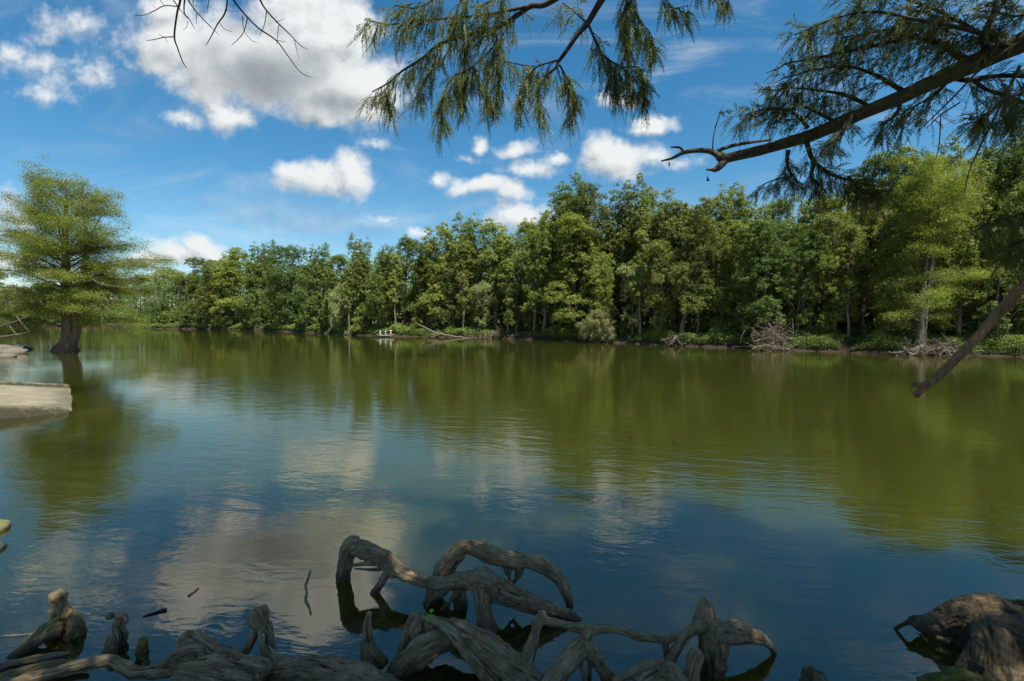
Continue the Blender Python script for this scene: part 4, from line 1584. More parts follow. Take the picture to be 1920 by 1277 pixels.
root('broken_root', 'thick cracked root log bending down between the twisted root and the pale fork', 'root', [
    [(777, 1160, 4.3, 11), (800, 1166, 4.28, 14), (828, 1174, 4.22, 18), (858, 1186, 4.15, 24), (890, 1202, 4.05, 28), (925, 1225, 3.95, 30), (960, 1254, 3.85, 28), (1005, 1288, 3.75, 26), (1040, 1315, 3.7, 24)],
    [(850, 1192, 4.15, 22), (815, 1205, 4.12, 26), (785, 1222, 4.08, 27), (757, 1248, 4.05, 25), (735, 1280, 4.0, 24), (715, 1310, 4.0, 24)],
    [(772, 1153, 4.3, 8), (800, 1158, 4.22, 8), (830, 1172, 4.12, 10), (858, 1200, 4.0, 11), (885, 1235, 3.88, 12), (912, 1266, 3.8, 13), (930, 1290, 3.76, 13)],
    [(773, 1155, 4.3, 9), (765, 1185, 4.28, 11), (757, 1220, 4.22, 12), (748, 1250, 4.15, 12)], [(785, 1165, 4.25, 12), (780, 1195, 4.2, 16)],
], WOOD, group=RG)
root('cypress_knee', 'tapering orange tipped root spike beside the thick cracked log', 'root', [
    [(692, 1148, 4.25, 4), (689, 1175, 4.22, 9), (690, 1205, 4.2, 13), (694, 1235, 4.15, 19), (698, 1265, 4.1, 25), (700, 1300, 4.1, 28)], [(700, 1225, 4.15, 12), (718, 1245, 4.12, 11), (738, 1268, 4.1, 10)]], WOOD, group=RG)
root('root_log', 'fat grey root log lying along the bottom left of centre', 'root', [
    [(505, 1258, 4.0, 20), (540, 1256, 3.95, 24), (590, 1260, 3.92, 28), (645, 1268, 3.88, 28), (700, 1284, 3.82, 25), (770, 1312, 3.75, 24)], [(520, 1245, 4.0, 10), (508, 1234, 4.0, 5)]], WOOD, group=RG)
root('crooked_root', 'long crooked root winding along the bottom left with a pointed hump', 'root', [
    [(-30, 1292, 3.75, 9), (50, 1272, 3.80, 10), (117, 1257, 3.85, 12), (167, 1244, 3.90, 12), (207, 1239, 3.93, 12), (230, 1250, 3.90, 12), (253, 1262, 3.85, 12), (300, 1258, 3.85, 13), (350, 1249, 3.85, 15), (400, 1245, 3.87, 19), (450, 1248, 3.87, 21), (500, 1258, 3.85, 22)],
    [(357, 1184, 4.00, 9), (354, 1200, 3.98, 19), (362, 1222, 3.95, 27), (372, 1246, 3.90, 24)], [(360, 1195, 3.98, 14), (390, 1212, 3.97, 13), (420, 1224, 3.95, 12), (452, 1238, 3.93, 12)],
    [(378, 1216, 3.87, 9), (355, 1217, 3.83, 9), (330, 1227, 3.81, 9), (312, 1240, 3.80, 7), (300, 1250, 3.80, 6)],
    [(330, 1262, 3.83, 16), (400, 1268, 3.80, 22), (470, 1275, 3.77, 22)], [(425, 1228, 3.85, 5), (435, 1225, 3.85, 5), (446, 1236, 3.85, 6)],
], WOOD, group=RG)
root('broken_stump', 'upright broken hollow stump rising from the crooked root', 'stump', [
    [(478, 1146, 4.15, 13), (484, 1156, 4.15, 17), (490, 1168, 4.15, 17)], [(488, 1140, 4.15, 10), (492, 1152, 4.15, 13)], [(484, 1165, 4.15, 12), (478, 1188, 4.13, 9), (466, 1212, 4.1, 9), (456, 1232, 4.08, 10)],
    [(496, 1166, 4.15, 11), (506, 1190, 4.14, 9), (508, 1220, 4.12, 10), (510, 1250, 4.1, 12)], [(486, 1180, 4.1, 5), (490, 1205, 4.05, 5), (497, 1235, 4.0, 7), (505, 1265, 3.96, 8)], [(500, 1212, 3.98, 4), (516, 1235, 3.96, 9), (522, 1260, 3.95, 12)]], WOOD, group=RG)
root('bare_root', 'upper of the two slim roots entering at the bottom left corner', 'root', [
    [(-30, 1262, 3.95, 9), (0, 1252, 3.98, 9), (43, 1241, 4.04, 9), (90, 1233, 4.1, 8), (120, 1227, 4.13, 6), (134, 1224, 4.15, 4)]], WOOD, group=RG)
root('bare_root', 'lower of the two slim roots, green tipped, at the bottom left corner', 'root', [
    [(-30, 1285, 3.84, 10), (0, 1272, 3.88, 10), (50, 1257, 3.94, 9), (100, 1245, 4.0, 8), (143, 1241, 4.03, 6), (165, 1243, 4.03, 5)]], WOODM, group=RG)
root('mossy_stump', 'knob headed root stump with a mossy foot at the left', 'stump', [
    [(110, 1108, 4.55, 10), (110, 1116, 4.55, 17), (112, 1130, 4.55, 14), (112, 1148, 4.55, 16), (115, 1170, 4.55, 25), (118, 1196, 4.55, 33), (118, 1225, 4.55, 34)],
    [(138, 1148, 4.5, 8), (141, 1165, 4.5, 12), (142, 1195, 4.5, 18)], [(105, 1178, 4.42, 20), (83, 1189, 4.33, 16), (57, 1209, 4.28, 13), (33, 1226, 4.22, 11), (14, 1242, 4.18, 8)]], WOODM, group=RG)
root('cypress_knee', 'slim crooked knee post with an orange tip', 'knee', [[(224, 1152, 4.4, 7), (228, 1160, 4.4, 10), (222, 1174, 4.4, 10), (228, 1192, 4.38, 11), (225, 1212, 4.36, 11), (222, 1245, 4.35, 13)]], WOOD, group=RG)
root('cypress_knee', 'grey knee post in front of the crooked one', 'knee', [[(210, 1190, 4.25, 7), (209, 1205, 4.25, 10), (205, 1225, 4.22, 13), (200, 1250, 4.2, 14), (197, 1285, 4.15, 15)]], WOOD, group=RG)
for lab, l in [('squat green moss capped knee behind the crooked post', [(206, 1152, 4.78, 6), (207, 1160, 4.78, 9), (207, 1180, 4.78, 9)]),
               ('tall dark mossy knee right of the knee posts', [(268, 1196, 4.22, 6), (268, 1210, 4.2, 10), (268, 1235, 4.18, 11), (268, 1262, 4.15, 12)]),
               ('low mossy knee in front of the tall mossy one', [(273, 1240, 4.1, 5), (274, 1250, 4.1, 9), (274, 1272, 4.05, 10)]),
               ('small round mossy knee right of the tall mossy one', [(300, 1211, 4.38, 4), (300, 1217, 4.38, 7), (300, 1230, 4.36, 7)]),
               ('small round mossy knee left of the knee posts', [(175, 1218, 4.35, 5), (174, 1226, 4.34, 8), (174, 1240, 4.32, 8)]),
               ('tiniest mossy knee at the foot of the mossy stump', [(106, 1213, 4.3, 3), (106, 1220, 4.3, 6), (106, 1238, 4.28, 7)])]:
    root('mossy_knee', lab, 'knee', [l], MOSSY, .006, group='mossy cypress knees in the water', lumps=1.2)
root('forked_root', 'pale smooth forked root with a knob standing over the water', 'root', [
    [(1015, 1148, 3.95, 7), (1015, 1156, 3.95, 10), (1010, 1168, 3.94, 11), (1002, 1190, 3.9, 9), (990, 1220, 3.85, 9.5), (972, 1254, 3.8, 10), (950, 1285, 3.75, 12), (930, 1315, 3.72, 13)],
    [(1008, 1166, 3.94, 8), (996, 1171, 3.94, 6)], [(1008, 1175, 3.95, 5), (1006, 1210, 3.95, 3.5), (998, 1250, 3.95, 2.5), (994, 1285, 3.95, 2.5)],
    [(1012, 1162, 3.95, 9), (1030, 1166, 3.95, 8), (1060, 1172, 3.96, 7.5), (1090, 1178, 3.97, 9), (1118, 1181, 3.98, 9), (1147, 1179, 4.0, 7.5), (1187, 1190, 4.03, 8), (1225, 1196, 4.06, 8.5), (1248, 1200, 4.1, 8)],
    [(1104, 1178, 3.97, 11), (1100, 1193, 3.93, 12), (1092, 1212, 3.88, 16), (1074, 1234, 3.82, 18), (1054, 1256, 3.76, 18), (1036, 1280, 3.7, 18), (1015, 1315, 3.65, 19)],
    [(1096, 1210, 3.88, 15), (1112, 1228, 3.88, 15), (1128, 1250, 3.88, 14), (1144, 1278, 3.88, 13), (1156, 1310, 3.86, 13)],
    [(1088, 1240, 3.84, 5), (1094, 1262, 3.82, 5), (1100, 1290, 3.8, 6)], [(1106, 1240, 3.9, 4), (1105, 1290, 3.88, 4)]], WOODP, group=RG)
root('stump_root', 'grey root stump with a beak like arm dipping into the water right of centre', 'stump', [
    [(1322, 1124, 4.15, 9), (1321, 1132, 4.15, 14), (1320, 1150, 4.14, 18), (1324, 1172, 4.12, 24), (1335, 1192, 4.1, 27), (1338, 1222, 4.06, 26), (1338, 1258, 4.02, 25), (1340, 1300, 3.98, 28)],
    [(1335, 1185, 4.1, 25), (1362, 1184, 4.12, 22), (1394, 1187, 4.16, 17), (1422, 1195, 4.2, 13), (1442, 1210, 4.22, 8), (1453, 1227, 4.23, 4.5), (1464, 1246, 4.23, 3)],
    [(1420, 1200, 4.2, 9), (1440, 1206, 4.2, 5)],
    [(1315, 1172, 4.08, 14), (1296, 1184, 4.04, 10), (1278, 1204, 4.02, 9), (1264, 1224, 4.0, 9), (1256, 1245, 3.98, 9)], [(1302, 1172, 4.12, 8), (1282, 1188, 4.1, 7), (1265, 1197, 4.1, 7), (1248, 1200, 4.1, 7), (1250, 1225, 4.08, 7), (1256, 1260, 4.05, 7)],
    [(1330, 1215, 4.1, 16), (1312, 1240, 4.1, 14), (1300, 1280, 4.08, 14)]], WOOD, group=RG)
root('root_stub', 'sawn looking pale stub leaning in front of the beaked stump', 'root', [[(1309, 1222, 3.82, 12), (1304, 1236, 3.8, 15), (1296, 1262, 3.77, 16), (1286, 1300, 3.72, 17)]], WOODP, group=RG)
root('gnarled_root', 'gnarled root hump at the bottom edge below the beaked stump', 'root', [
    [(1234, 1238, 3.78, 11), (1240, 1250, 3.77, 17), (1256, 1264, 3.75, 22), (1276, 1288, 3.7, 24)], [(1225, 1250, 3.77, 13), (1204, 1254, 3.76, 11), (1178, 1264, 3.74, 10), (1150, 1280, 3.72, 10)], [(1222, 1268, 3.74, 20), (1200, 1285, 3.7, 18), (1240, 1290, 3.7, 25)]], WOOD, group=RG)
root('root_stub', 'lone pointed root stub at the bottom edge between the two stumps', 'root', [[(1519, 1249, 3.95, 6), (1521, 1258, 3.93, 14), (1527, 1274, 3.9, 26), (1530, 1300, 3.85, 36)]], WOOD, group=RG)
root('massive_stump', 'massive dark furrowed stump at the bottom right corner', 'stump', [
    [(1712, 1164, 4.5, 11), (1730, 1170, 4.48, 17), (1765, 1170, 4.45, 26), (1800, 1164, 4.4, 38), (1845, 1166, 4.35, 46), (1895, 1174, 4.3, 48), (1960, 1185, 4.25, 55)],
    [(1775, 1150, 4.45, 18), (1805, 1140, 4.45, 20), (1850, 1140, 4.45, 22), (1900, 1148, 4.45, 22), (1950, 1160, 4.45, 24)],
    [(1838, 1178, 4.2, 26), (1858, 1190, 4.12, 34), (1866, 1220, 4.05, 38), (1866, 1260, 3.98, 42), (1866, 1310, 3.9, 48)], [(1850, 1180, 4.15, 28), (1895, 1190, 4.1, 36), (1935, 1215, 4.05, 44), (1950, 1280, 3.95, 50)],
    [(1845, 1215, 4.1, 24), (1815, 1250, 4.08, 18), (1780, 1275, 4.06, 10)],
    [(1711, 1158, 4.5, 5), (1700, 1168, 4.52, 4.5), (1685, 1175, 4.56, 4), (1672, 1186, 4.6, 4), (1660, 1194, 4.62, 3)], [(1740, 1200, 4.45, 15), (1710, 1203, 4.5, 10), (1680, 1207, 4.5, 5)], [(1745, 1195, 4.45, 20), (1790, 1200, 4.4, 30), (1840, 1205, 4.3, 35)],
], WOODS, .012, group=RG, lumps=.5, ridges=1.0)
root('mossy_root', 'low yellow green mossy root in front of the massive stump', 'root', [
    [(1725, 1280, 3.85, 9), (1745, 1272, 3.85, 9), (1773, 1270, 3.84, 11), (1796, 1264, 3.82, 15), (1822, 1271, 3.8, 12), (1850, 1280, 3.78, 11), (1880, 1295, 3.75, 11)]], MOSSY, group=RG)


# worn reddish tips of two knees
TIPM = simple('worn_tip', (.30, .15, .085), .8, .3, 30)
for knee_label, (px, py, d, r) in (('tapering orange tipped root spike beside the thick cracked log', (692, 1149, 4.24, 5)), ('slim crooked knee post with an orange tip', (225, 1153, 4.39, 7.5))):
    knee = next(o for o in bpy.data.objects if o.get('label') == knee_label)
    P = pxline([(px, py + 4, d, r), (px, py, d, r * 1.05), (px, py - 2, d, r * .7)])
    mb = MB()
    mb.tube(P[:, :3], P[:, 3], 12)
    link('tip', mb.mesh('tip', TIPM, True), knee)
# floating bits
def float_stick(label, pts, mat, twig=None):
    mb = MB()
    P = []
    for (px, py, r) in pts:
        g = ground(px, py, .008)
        P.append([*g, r])
    S = spline(np.array(P), 4)
    mb.tube(S[:, :3], S[:, 3], 7)
    tag(link('floating_twig', mb.mesh('floating_twig', mat, True)), label, 'twig')


float_stick('thin dark green stick floating upright in view left of the twisted root', [(582, 1070, .008), (576, 1088, .012), (573, 1096, .013), (575, 1110, .012), (573, 1124, .013), (579, 1136, .010), (583, 1150, .008)], MOSSY)
float_stick('dark club ended stick floating in the cloud reflection', [(268, 1155, .006), (290, 1149, .010), (303, 1145, .016), (312, 1143, .018)], BARKD)
float_stick('little pale forked twig floating above the club ended stick', [(353, 1117, .009), (362, 1110, .008), (372, 1102, .006)], BARKP)
float_stick('long thin straw floating beside the mossy stump', [(4, 1192, .004), (40, 1190, .004), (75, 1186, .004)], BARKP)


def seedling():
    rng = np.random.default_rng(4)
    b = at(800, 1156, 4.2)
    e = tag(empty('seedling', b), 'tiny bright green seedling sprouting from the cracked log', 'seedling')
    t = MB()
    t.tube(np.array([[0, 0, -.04], [-.01, 0, .02], [-.012, 0, .06]]), [.003, .003, .002], 5)
    link('stem', t.mesh('stem', LEAF['weeds'], True), e)
    for i in range(7):
        c = MB()
        o = np.array([.01 + .035 * rng.random(), rng.normal() * .015, .005 + .03 * rng.normal()])
        N = nrm(np.array([[rng.normal() * .4, -.8, .6]]))
        c.quads(leaf_quads(o[None], N, .05, .034, rng), tint=np.full(4, 1.0))
        link('leaf', c.mesh('leaf', SEED), e)


SEED = leaf_mat('leaves_seedling', (.10, .25, .02), (.18, .40, .04))
seedling()


# ================================================================== near cypress trees overhead
def fronds(mb, base, dirs, length, rng, n=18, nl=.032, nw=.0034, droop=.35):
    """feathery branchlets: a curved axis with two rows of needles"""
    Fn = len(base)
    length = np.broadcast_to(length, (Fn,))
    t = np.linspace(.08, 1, n)[None, :, None]
    g = np.array([0, 0, -1.0])
    ax = base[:, None] + dirs[:, None] * t * length[:, None, None] + g * droop * (t ** 2) * length[:, None, None]
    tan = nrm(dirs[:, None] + g * 2 * droop * t)
    rnd = rng.normal(size=(Fn, 3))
    side = nrm(np.cross(dirs, rnd))[:, None]
    tint = rng.random(Fn)
    prof = (np.sin(np.linspace(.35, 2.9, n)))[None, :, None]
    for sg in (-1, 1):
        nd = nrm(tan * .75 + sg * side * .8 + rng.normal(size=(Fn, n, 3)) * .18)
        L = nl * prof * rng.uniform(.8, 1.2, (Fn, n, 1))
        wv = nrm(np.cross(nd, rng.normal(size=(Fn, n, 3)) + np.array([0, -1.0, 0])))
        A0 = ax
        A1 = ax + nd * L * .5 + wv * nw
        A2 = ax + nd * L
        A3 = ax + nd * L * .5 - wv * nw
        Q = np.stack([A0, A1, A2, A3], 2).reshape(-1, 4, 3)
        tt = np.repeat(np.clip(tint * .7 + .0, 0, 1), n)
        mb.quads(Q, tint=np.repeat(np.clip(tt + rng.uniform(-.1, .3, len(tt)), 0, 1), 4))
    # the rachis itself
    wv = side * .0022
    Q = np.stack([ax[:, 0] - wv[:, 0], ax[:, 0] + wv[:, 0], ax[:, -1] + wv[:, 0] * .4, ax[:, -1] - wv[:, 0] * .4], 1)
    mb.quads(Q, tint=np.full(len(Q) * 4, .2))


def leafy(tw, fo, S, rng, step=.07, tw_len=.34, hang=.8, start=.15, nf=7, flen=.17, spread=1.0):
    """side twigs with fronds along path S (x,y,z,r)"""
    P = S[:, :3]
    seg = np.linalg.norm(np.diff(P, axis=0), axis=1)
    cum = np.concatenate([[0], np.cumsum(seg)])
    tot = cum[-1]
    B, D, Ln = [], [], []
    s = tot * start
    step, nf = step * .76, int(nf * 1.25)
    while s < tot:
        p = np.array([np.interp(s, cum, P[:, k]) for k in range(3)])
        i = min(len(P) - 2, np.searchsorted(cum, s) - 1)
        tdir = nrm(P[i + 1] - P[i])
        side = nrm(np.cross(tdir, rng.normal(size=3)))
        d = nrm(tdir * .75 + side * spread * rng.uniform(.4, 1.1) + np.array([0, 0, -hang * rng.uniform(.3, 1)]))
        L = tw_len * rng.uniform(.35, 1.5) * (1.1 - .45 * s / tot)
        mid = p + d * L * .5 + np.array([0, 0, -.02])
        tip = p + d * L + np.array([0, 0, -hang * L * .35])
        Sx = spline(np.array([p, mid, tip]), 3)
        tw.tube(Sx, np.linspace(.0045, .0015, len(Sx)), 4, cap=False)
        for k in range(nf):
            u = rng.uniform(.15, 1)
            q_ = Sx[min(len(Sx) - 1, int(u * (len(Sx) - 1) + .5))]
            dd = nrm(d * .6 + nrm(np.cross(d, rng.normal(size=3))) * .7 + np.array([0, 0, -hang * rng.uniform(.4, 1.2)]))
            B.append(q_)
            D.append(dd)
            Ln.append(flen * rng.uniform(.45, 1.45))
        s += step * rng.uniform(.5, 1.5)
    if B:
        fronds(fo, np.array(B), np.array(D), np.array(Ln), rng)


def shade_crown(mb, rng, center, rads, n, leaf=.16):  # unseen crown leaves, placed and shaped so their shade covers the near roots
    lob = []
    for i in range(44):
        d = sphere_dirs(1, rng)[0] * rng.random() ** .4
        c = np.array(center) + d * np.array(rads)
        s = rng.uniform(.8, 1.5)
        lob.append((*c, s, s, s * .6))
    tmp = MB()
    fill_lobes(tmp, lob, n, leaf, .5, rng, wr=.4)
    V = tmp.v[0].reshape(-1, 4, 3)
    ti = tmp.a['tint'][0][1].reshape(-1, 4)
    cen = V.mean(1)
    ok = cen[:, 2] > EYE + .8 + .72 * np.maximum(cen[:, 1], 0)
    mb.quads(V[ok], tint=ti[ok].ravel())


def cypress_right():
    rng = np.random.default_rng(31)
    e = tag(empty('cypress_tree', (6.6, 2.4, .9)), 'near cypress reaching in from the right with a thick mossy bough and a bare stick', 'tree')
    off = np.array([6.6, 2.4, .9])
    tr = MB()
    S = spline(np.array([[0, 0, -.8, .75], [0, 0, .3, .55], [.1, 0, 2, .42], [.05, .1, 5, .36], [0, 0, 9, .25], [0, 0, 13, .08]]), 5)
    tr.tube(S[:, :3], S[:, 3], 16)
    rp = np.array([0, .1, 3.6, .2]) + np.array([*off, 0])

    def W_(lines):
        return [spline(pxline(l), 6) for l in lines]
    b = MB()
    main = spline(np.concatenate([[rp], pxline([(2100, -20, 4.0, 30), (1990, 40, 4.3, 25), (1920, 78, 4.5, 23), (1840, 112, 4.7, 20), (1760, 148, 4.9, 17), (1690, 182, 5.1, 15), (1620, 210, 5.3, 14), (1560, 237, 5.5, 14), (1510, 258, 5.7, 13), (1450, 275, 5.9, 11), (1400, 288, 6.0, 11), (1360, 297, 6.1, 10), (1348, 292, 6.1, 10)])]), 6)
    P = main.copy()
    P[6:, :3] += fbm(P[6:, :3] * 3, 2)[:, None] * .02
    b.tube(P[:, :3], P[:, 3] * .84 * (1 + .10 * fbm(P[:, :3] * 5, 2)), 14)
    forks = W_([[(1352, 296, 6.1, 9), (1335, 285, 6.12, 7), (1310, 282, 6.15, 6), (1282, 286, 6.2, 5), (1262, 296, 6.22, 3.5), (1240, 302, 6.25, 2)], [(1282, 286, 6.2, 4), (1275, 277, 6.2, 3), (1258, 276, 6.2, 2)],
                [(1362, 298, 6.1, 9), (1353, 308, 6.1, 9), (1343, 317, 6.1, 7), (1333, 318, 6.1, 4), (1324, 318, 6.1, 2)], [(1345, 318, 6.1, 4), (1338, 322, 6.1, 2)],
                [(1345, 283, 6.1, 4.5), (1370, 274, 6.1, 4.5), (1400, 268, 6.1, 4), (1430, 264, 6.1, 3), (1446, 262, 6.05, 3)], [(1336, 282, 6.12, 1.6), (1338, 255, 6.12, 1.4), (1346, 225, 6.12, 1.1), (1357, 195, 6.12, .6)], [(1340, 240, 6.12, .7), (1345, 225, 6.1, .5), (1348, 215, 6.1, .3)]])
    for S in forks:
        b.tube(S[:, :3], (S[:, 3] * .76).clip(.003), 8)
    tw, fo = MB(), MB()
    leafy_lines = [
        ([(1822, 119, 4.74, 9), (1795, 103, 4.8, 8), (1760, 80, 4.9, 7), (1706, 68, 5.0, 6), (1665, 80, 5.1, 5), (1575, 99, 5.3, 3.4), (1519, 112, 5.4, 2.4)], .05, .30, 0.40),
        ([(1852, 108, 4.68, 7), (1842, 70, 4.6, 6), (1852, 45, 4.6, 5), (1870, 0, 4.6, 4), (1880, -40, 4.6, 3)], .07, .3, 0.36),
        ([(1842, 112, 4.7, 6), (1860, 40, 4.7, 5), (1885, 0, 4.7, 4)], .08, .3, 0.36),
        ([(1895, 90, 4.55, 7), (1830, 60, 4.5, 5), (1725, 38, 4.8, 4), (1631, 22, 5.1, 3), (1556, 38, 5.3, 2.2), (1490, 66, 5.4, 1.4)], .045, .30, 0.43),
        ([(1835, 62, 4.55, 5), (1780, 30, 4.8, 4), (1720, 5, 5.0, 3), (1660, -10, 5.1, 3), (1600, -5, 5.2, 2)], .045, .3, 0.43),
        ([(1700, 175, 5.2, 6), (1640, 140, 5.3, 4), (1590, 125, 5.4, 3), (1530, 130, 5.5, 2), (1465, 148, 5.6, 1.2)], .045, .28, 0.36),
        ([(1640, 205, 5.4, 5), (1590, 180, 5.5, 4), (1540, 170, 5.5, 2.5), (1480, 165, 5.6, 1.5), (1450, 172, 5.6, 1)], .045, .28, 0.36),
        ([(1515, 240, 5.6, 5), (1500, 222, 5.65, 4), (1477, 207, 5.7, 3), (1440, 204, 5.75, 2.4), (1405, 212, 5.8, 1.5), (1386, 218, 5.8, 1)], .045, .22, 0.29),
        ([(1560, 225, 5.5, 4), (1520, 205, 5.5, 3), (1490, 190, 5.5, 2)], .05, .25, 0.29),
        ([(1600, 215, 5.3, 5), (1570, 255, 5.25, 4), (1550, 275, 5.2, 2)], .05, .22, 0.43),
        ([(1690, 185, 5.0, 5), (1680, 215, 4.95, 4), (1650, 235, 4.9, 2)], .06, .22, 0.43),
        ([(1785, 146, 4.9, 6), (1819, 150, 4.85, 6), (1856, 144, 4.8, 5), (1912, 142, 4.7, 5), (1990, 150, 4.6, 4)], .05, .28, 0.43),
        ([(1825, 150, 4.8, 5), (1850, 168, 4.75, 4), (1890, 180, 4.7, 4), (1940, 200, 4.6, 3)], .05, .28, 0.43),
        ([(1780, 150, 4.8, 4), (1750, 180, 4.75, 3), (1715, 200, 4.7, 2), (1700, 222, 4.7, 1)], .07, .22, 0.43),
        ([(1511, 262, 5.7, 6), (1518, 285, 5.65, 5), (1526, 302, 5.6, 4.5), (1556, 326, 5.5, 4), (1594, 338, 5.4, 3), (1642, 349, 5.3, 2)], .035, .22, 0.43),
        ([(1530, 305, 5.6, 4), (1520, 330, 5.6, 3), (1540, 350, 5.6, 2)], .045, .22, 0.50),
        ([(1478, 282, 5.8, 5), (1476, 300, 5.8, 4), (1480, 320, 5.8, 3), (1496, 341, 5.75, 2)], .045, .2, 0.50),
        ([(1485, 330, 5.8, 2), (1450, 338, 5.8, 1.6), (1418, 352, 5.8, 1)], .09, .14, 0.58),
        ([(1590, 330, 5.3, 3), (1610, 350, 5.25, 2.4), (1640, 365, 5.2, 1.5)], .04, .2, 0.50),
        ([(1920, 170, 4.3, 4), (1880, 190, 4.3, 3), (1850, 215, 4.3, 2), (1830, 230, 4.3, 1)], .045, .22, 0.50),
        ([(1960, 200, 4.3, 4), (1920, 205, 4.3, 3), (1890, 225, 4.3, 2)], .045, .22, 0.50),
        ([(1990, 360, 4.5, 4), (1930, 395, 4.5, 3), (1880, 410, 4.5, 2), (1845, 415, 4.5, 1)], .05, .22, 0.58),
        ([(1990, 420, 4.4, 4), (1930, 445, 4.4, 3), (1890, 465, 4.4, 2)], .055, .22, 0.58),
        ([(1940, 20, 4.4, 4), (1900, 30, 4.4, 3), (1860, 20, 4.5, 2)], .05, .26, 0.43),
        ([(1785, 50, 4.7, 4), (1720, 20, 5.1, 3), (1680, 50, 5.2, 2.5), (1630, 62, 5.3, 2), (1580, 70, 5.3, 1.4)], .05, .26, 0.43),
    ]
    for l, step, tl, hang in leafy_lines:
        S = spline(pxline(l, .8), 6)
        tw.tube(S[:, :3], S[:, 3], 6)
        leafy(tw, fo, S, rng, step, tl, hang, .08, nf=6)
    for l in [[(1519, 112, 5.4, 2), (1477, 118, 5.45, 1.6), (1460, 128, 5.5, 1.3), (1436, 137, 5.5, .7)],
              [(1940, 60, 4.4, 3), (1850, 120, 4.4, 2), (1780, 190, 4.4, 1.5), (1721, 247, 4.4, .7)], [(1800, 192, 4.4, 1.5), (1762, 217, 4.4, 1.2), (1738, 240, 4.4, .6)], [(1764, 218, 4.4, 1), (1761, 270, 4.4, .9), (1754, 300, 4.4, .6)],
              [(1912, 124, 4.4, 3), (1870, 210, 4.4, 2), (1840, 270, 4.4, 1.5), (1818, 320, 4.4, 1), (1808, 360, 4.4, .6)], [(1855, 235, 4.4, 1.3), (1820, 270, 4.4, 1), (1780, 310, 4.4, .5)]]:
        S = spline(pxline(l), 6)
        tw.tube(S[:, :3], S[:, 3], 5)
    st = MB()
    rs = np.array([*off, 0]) + np.array([-.1, .1, 2.2, .16])
    S = spline(np.concatenate([[rs], pxline([(2060, 400, 4.0, 18), (1975, 478, 4.3, 17), (1915, 540, 4.4, 16.5), (1870, 590, 4.45, 15.5), (1830, 635, 4.5, 15), (1790, 675, 4.55, 14), (1760, 705, 4.6, 14), (1735, 724, 4.6, 13), (1716, 742, 4.6, 11)])]), 6)
    st.tube(S[:, :3], S[:, 3] * .54 * (1 + .12 * fbm(S[:, :3] * 9, 2)), 12)
    for l in [[(1728, 722, 4.58, 6), (1716, 722, 4.55, 3), (1707, 725, 4.55, 1.5)], [(1730, 720, 4.55, 4), (1712, 718, 4.55, 1.5)], [(1765, 700, 4.6, 5), (1766, 711, 4.58, 2)]]:
        S2 = spline(pxline(l), 4)
        st.tube(S2[:, :3], S2[:, 3], 7)
    cr = MB()
    shade_crown(cr, rng, (5.2, -.7, 9.6), (5.6, 4.4, 1.7), 62000)
    for mbx, nm, mat in ((tr, 'trunk', BARK), (b, 'bough', BOUGH), (tw, 'twigs', BARKD), (fo, 'foliage', LEAF['needle']), (st, 'dead_branch', STICK), (cr, 'crown', LEAF['needle'])):
        for i in range(len(mbx.v) if mbx is not tr else 0):
            mbx.v[i] = mbx.v[i] - off
        link(nm, mbx.mesh(nm, mat, nm not in ('foliage', 'crown')), e)
    # things caught on the bough
    for lab, (px, py), top, s, mat in (('small dark scrap dangling on a thread under the forked bough tip', (1327, 337), 321, .022, BARKD), ('tiny red lure hanging under the bare bough tip', (1255, 307), 300, .020, simple('lure_red', (.25, .03, .02), .5))):
        mbx = MB()
        p = at(px, py, 6.15)
        tp_ = at(px, top, 6.15)
        if s == .022:
            mbx.tube(np.array([p + [-.012, 0, -.01], p, p + [.02, 0, -.015]]), [.006, .02, .006], 8)
            mbx.tube(np.array([p, p + [-.005, 0, .04]]), [.012, .005], 6)
        else:
            mbx.tube(np.array([p + [0, 0, .028], p, p + [0, 0, -.035]]), [.006, .014, .004], 8)
        mbx.tube(np.array([p, tp_]), .0012, 4)
        tag(link('fishing_lure', mbx.mesh('fishing_lure', mat, True)), lab, 'lure')


def mossy_bark():
    m, T = new_mat('bark_bough')
    g = T.node('ShaderNodeTexCoord')
    n = T.noise(g.outputs['Object'], 14, 7, .68)
    n2 = T.noise(g.outputs['Object'], 4, 5, .6)
    c = T.ramp(n, [(.3, (.012, .010, .007)), (.7, (.062, .050, .034))])
    c = T.mix(T.smooth(n2, .48, .66, 0, .8), c, (.05, .062, .016, 1))
    p = T.node('ShaderNodeBsdfPrincipled')
    T.l.new(c, p.inputs['Base Color'])
    p.inputs['Roughness'].default_value = .9
    bp = T.node('ShaderNodeBump')
    bp.inputs['Distance'].default_value = .02
    T.l.new(n, bp.inputs['Height'])
    T.l.new(bp.outputs[0], p.inputs['Normal'])
    out(T, p.outputs[0])
    return m


BOUGH = mossy_bark()
STICK = bark_mat('bark_stick', (.085, .048, .022), (.27, .17, .09), 5)
cypress_right()


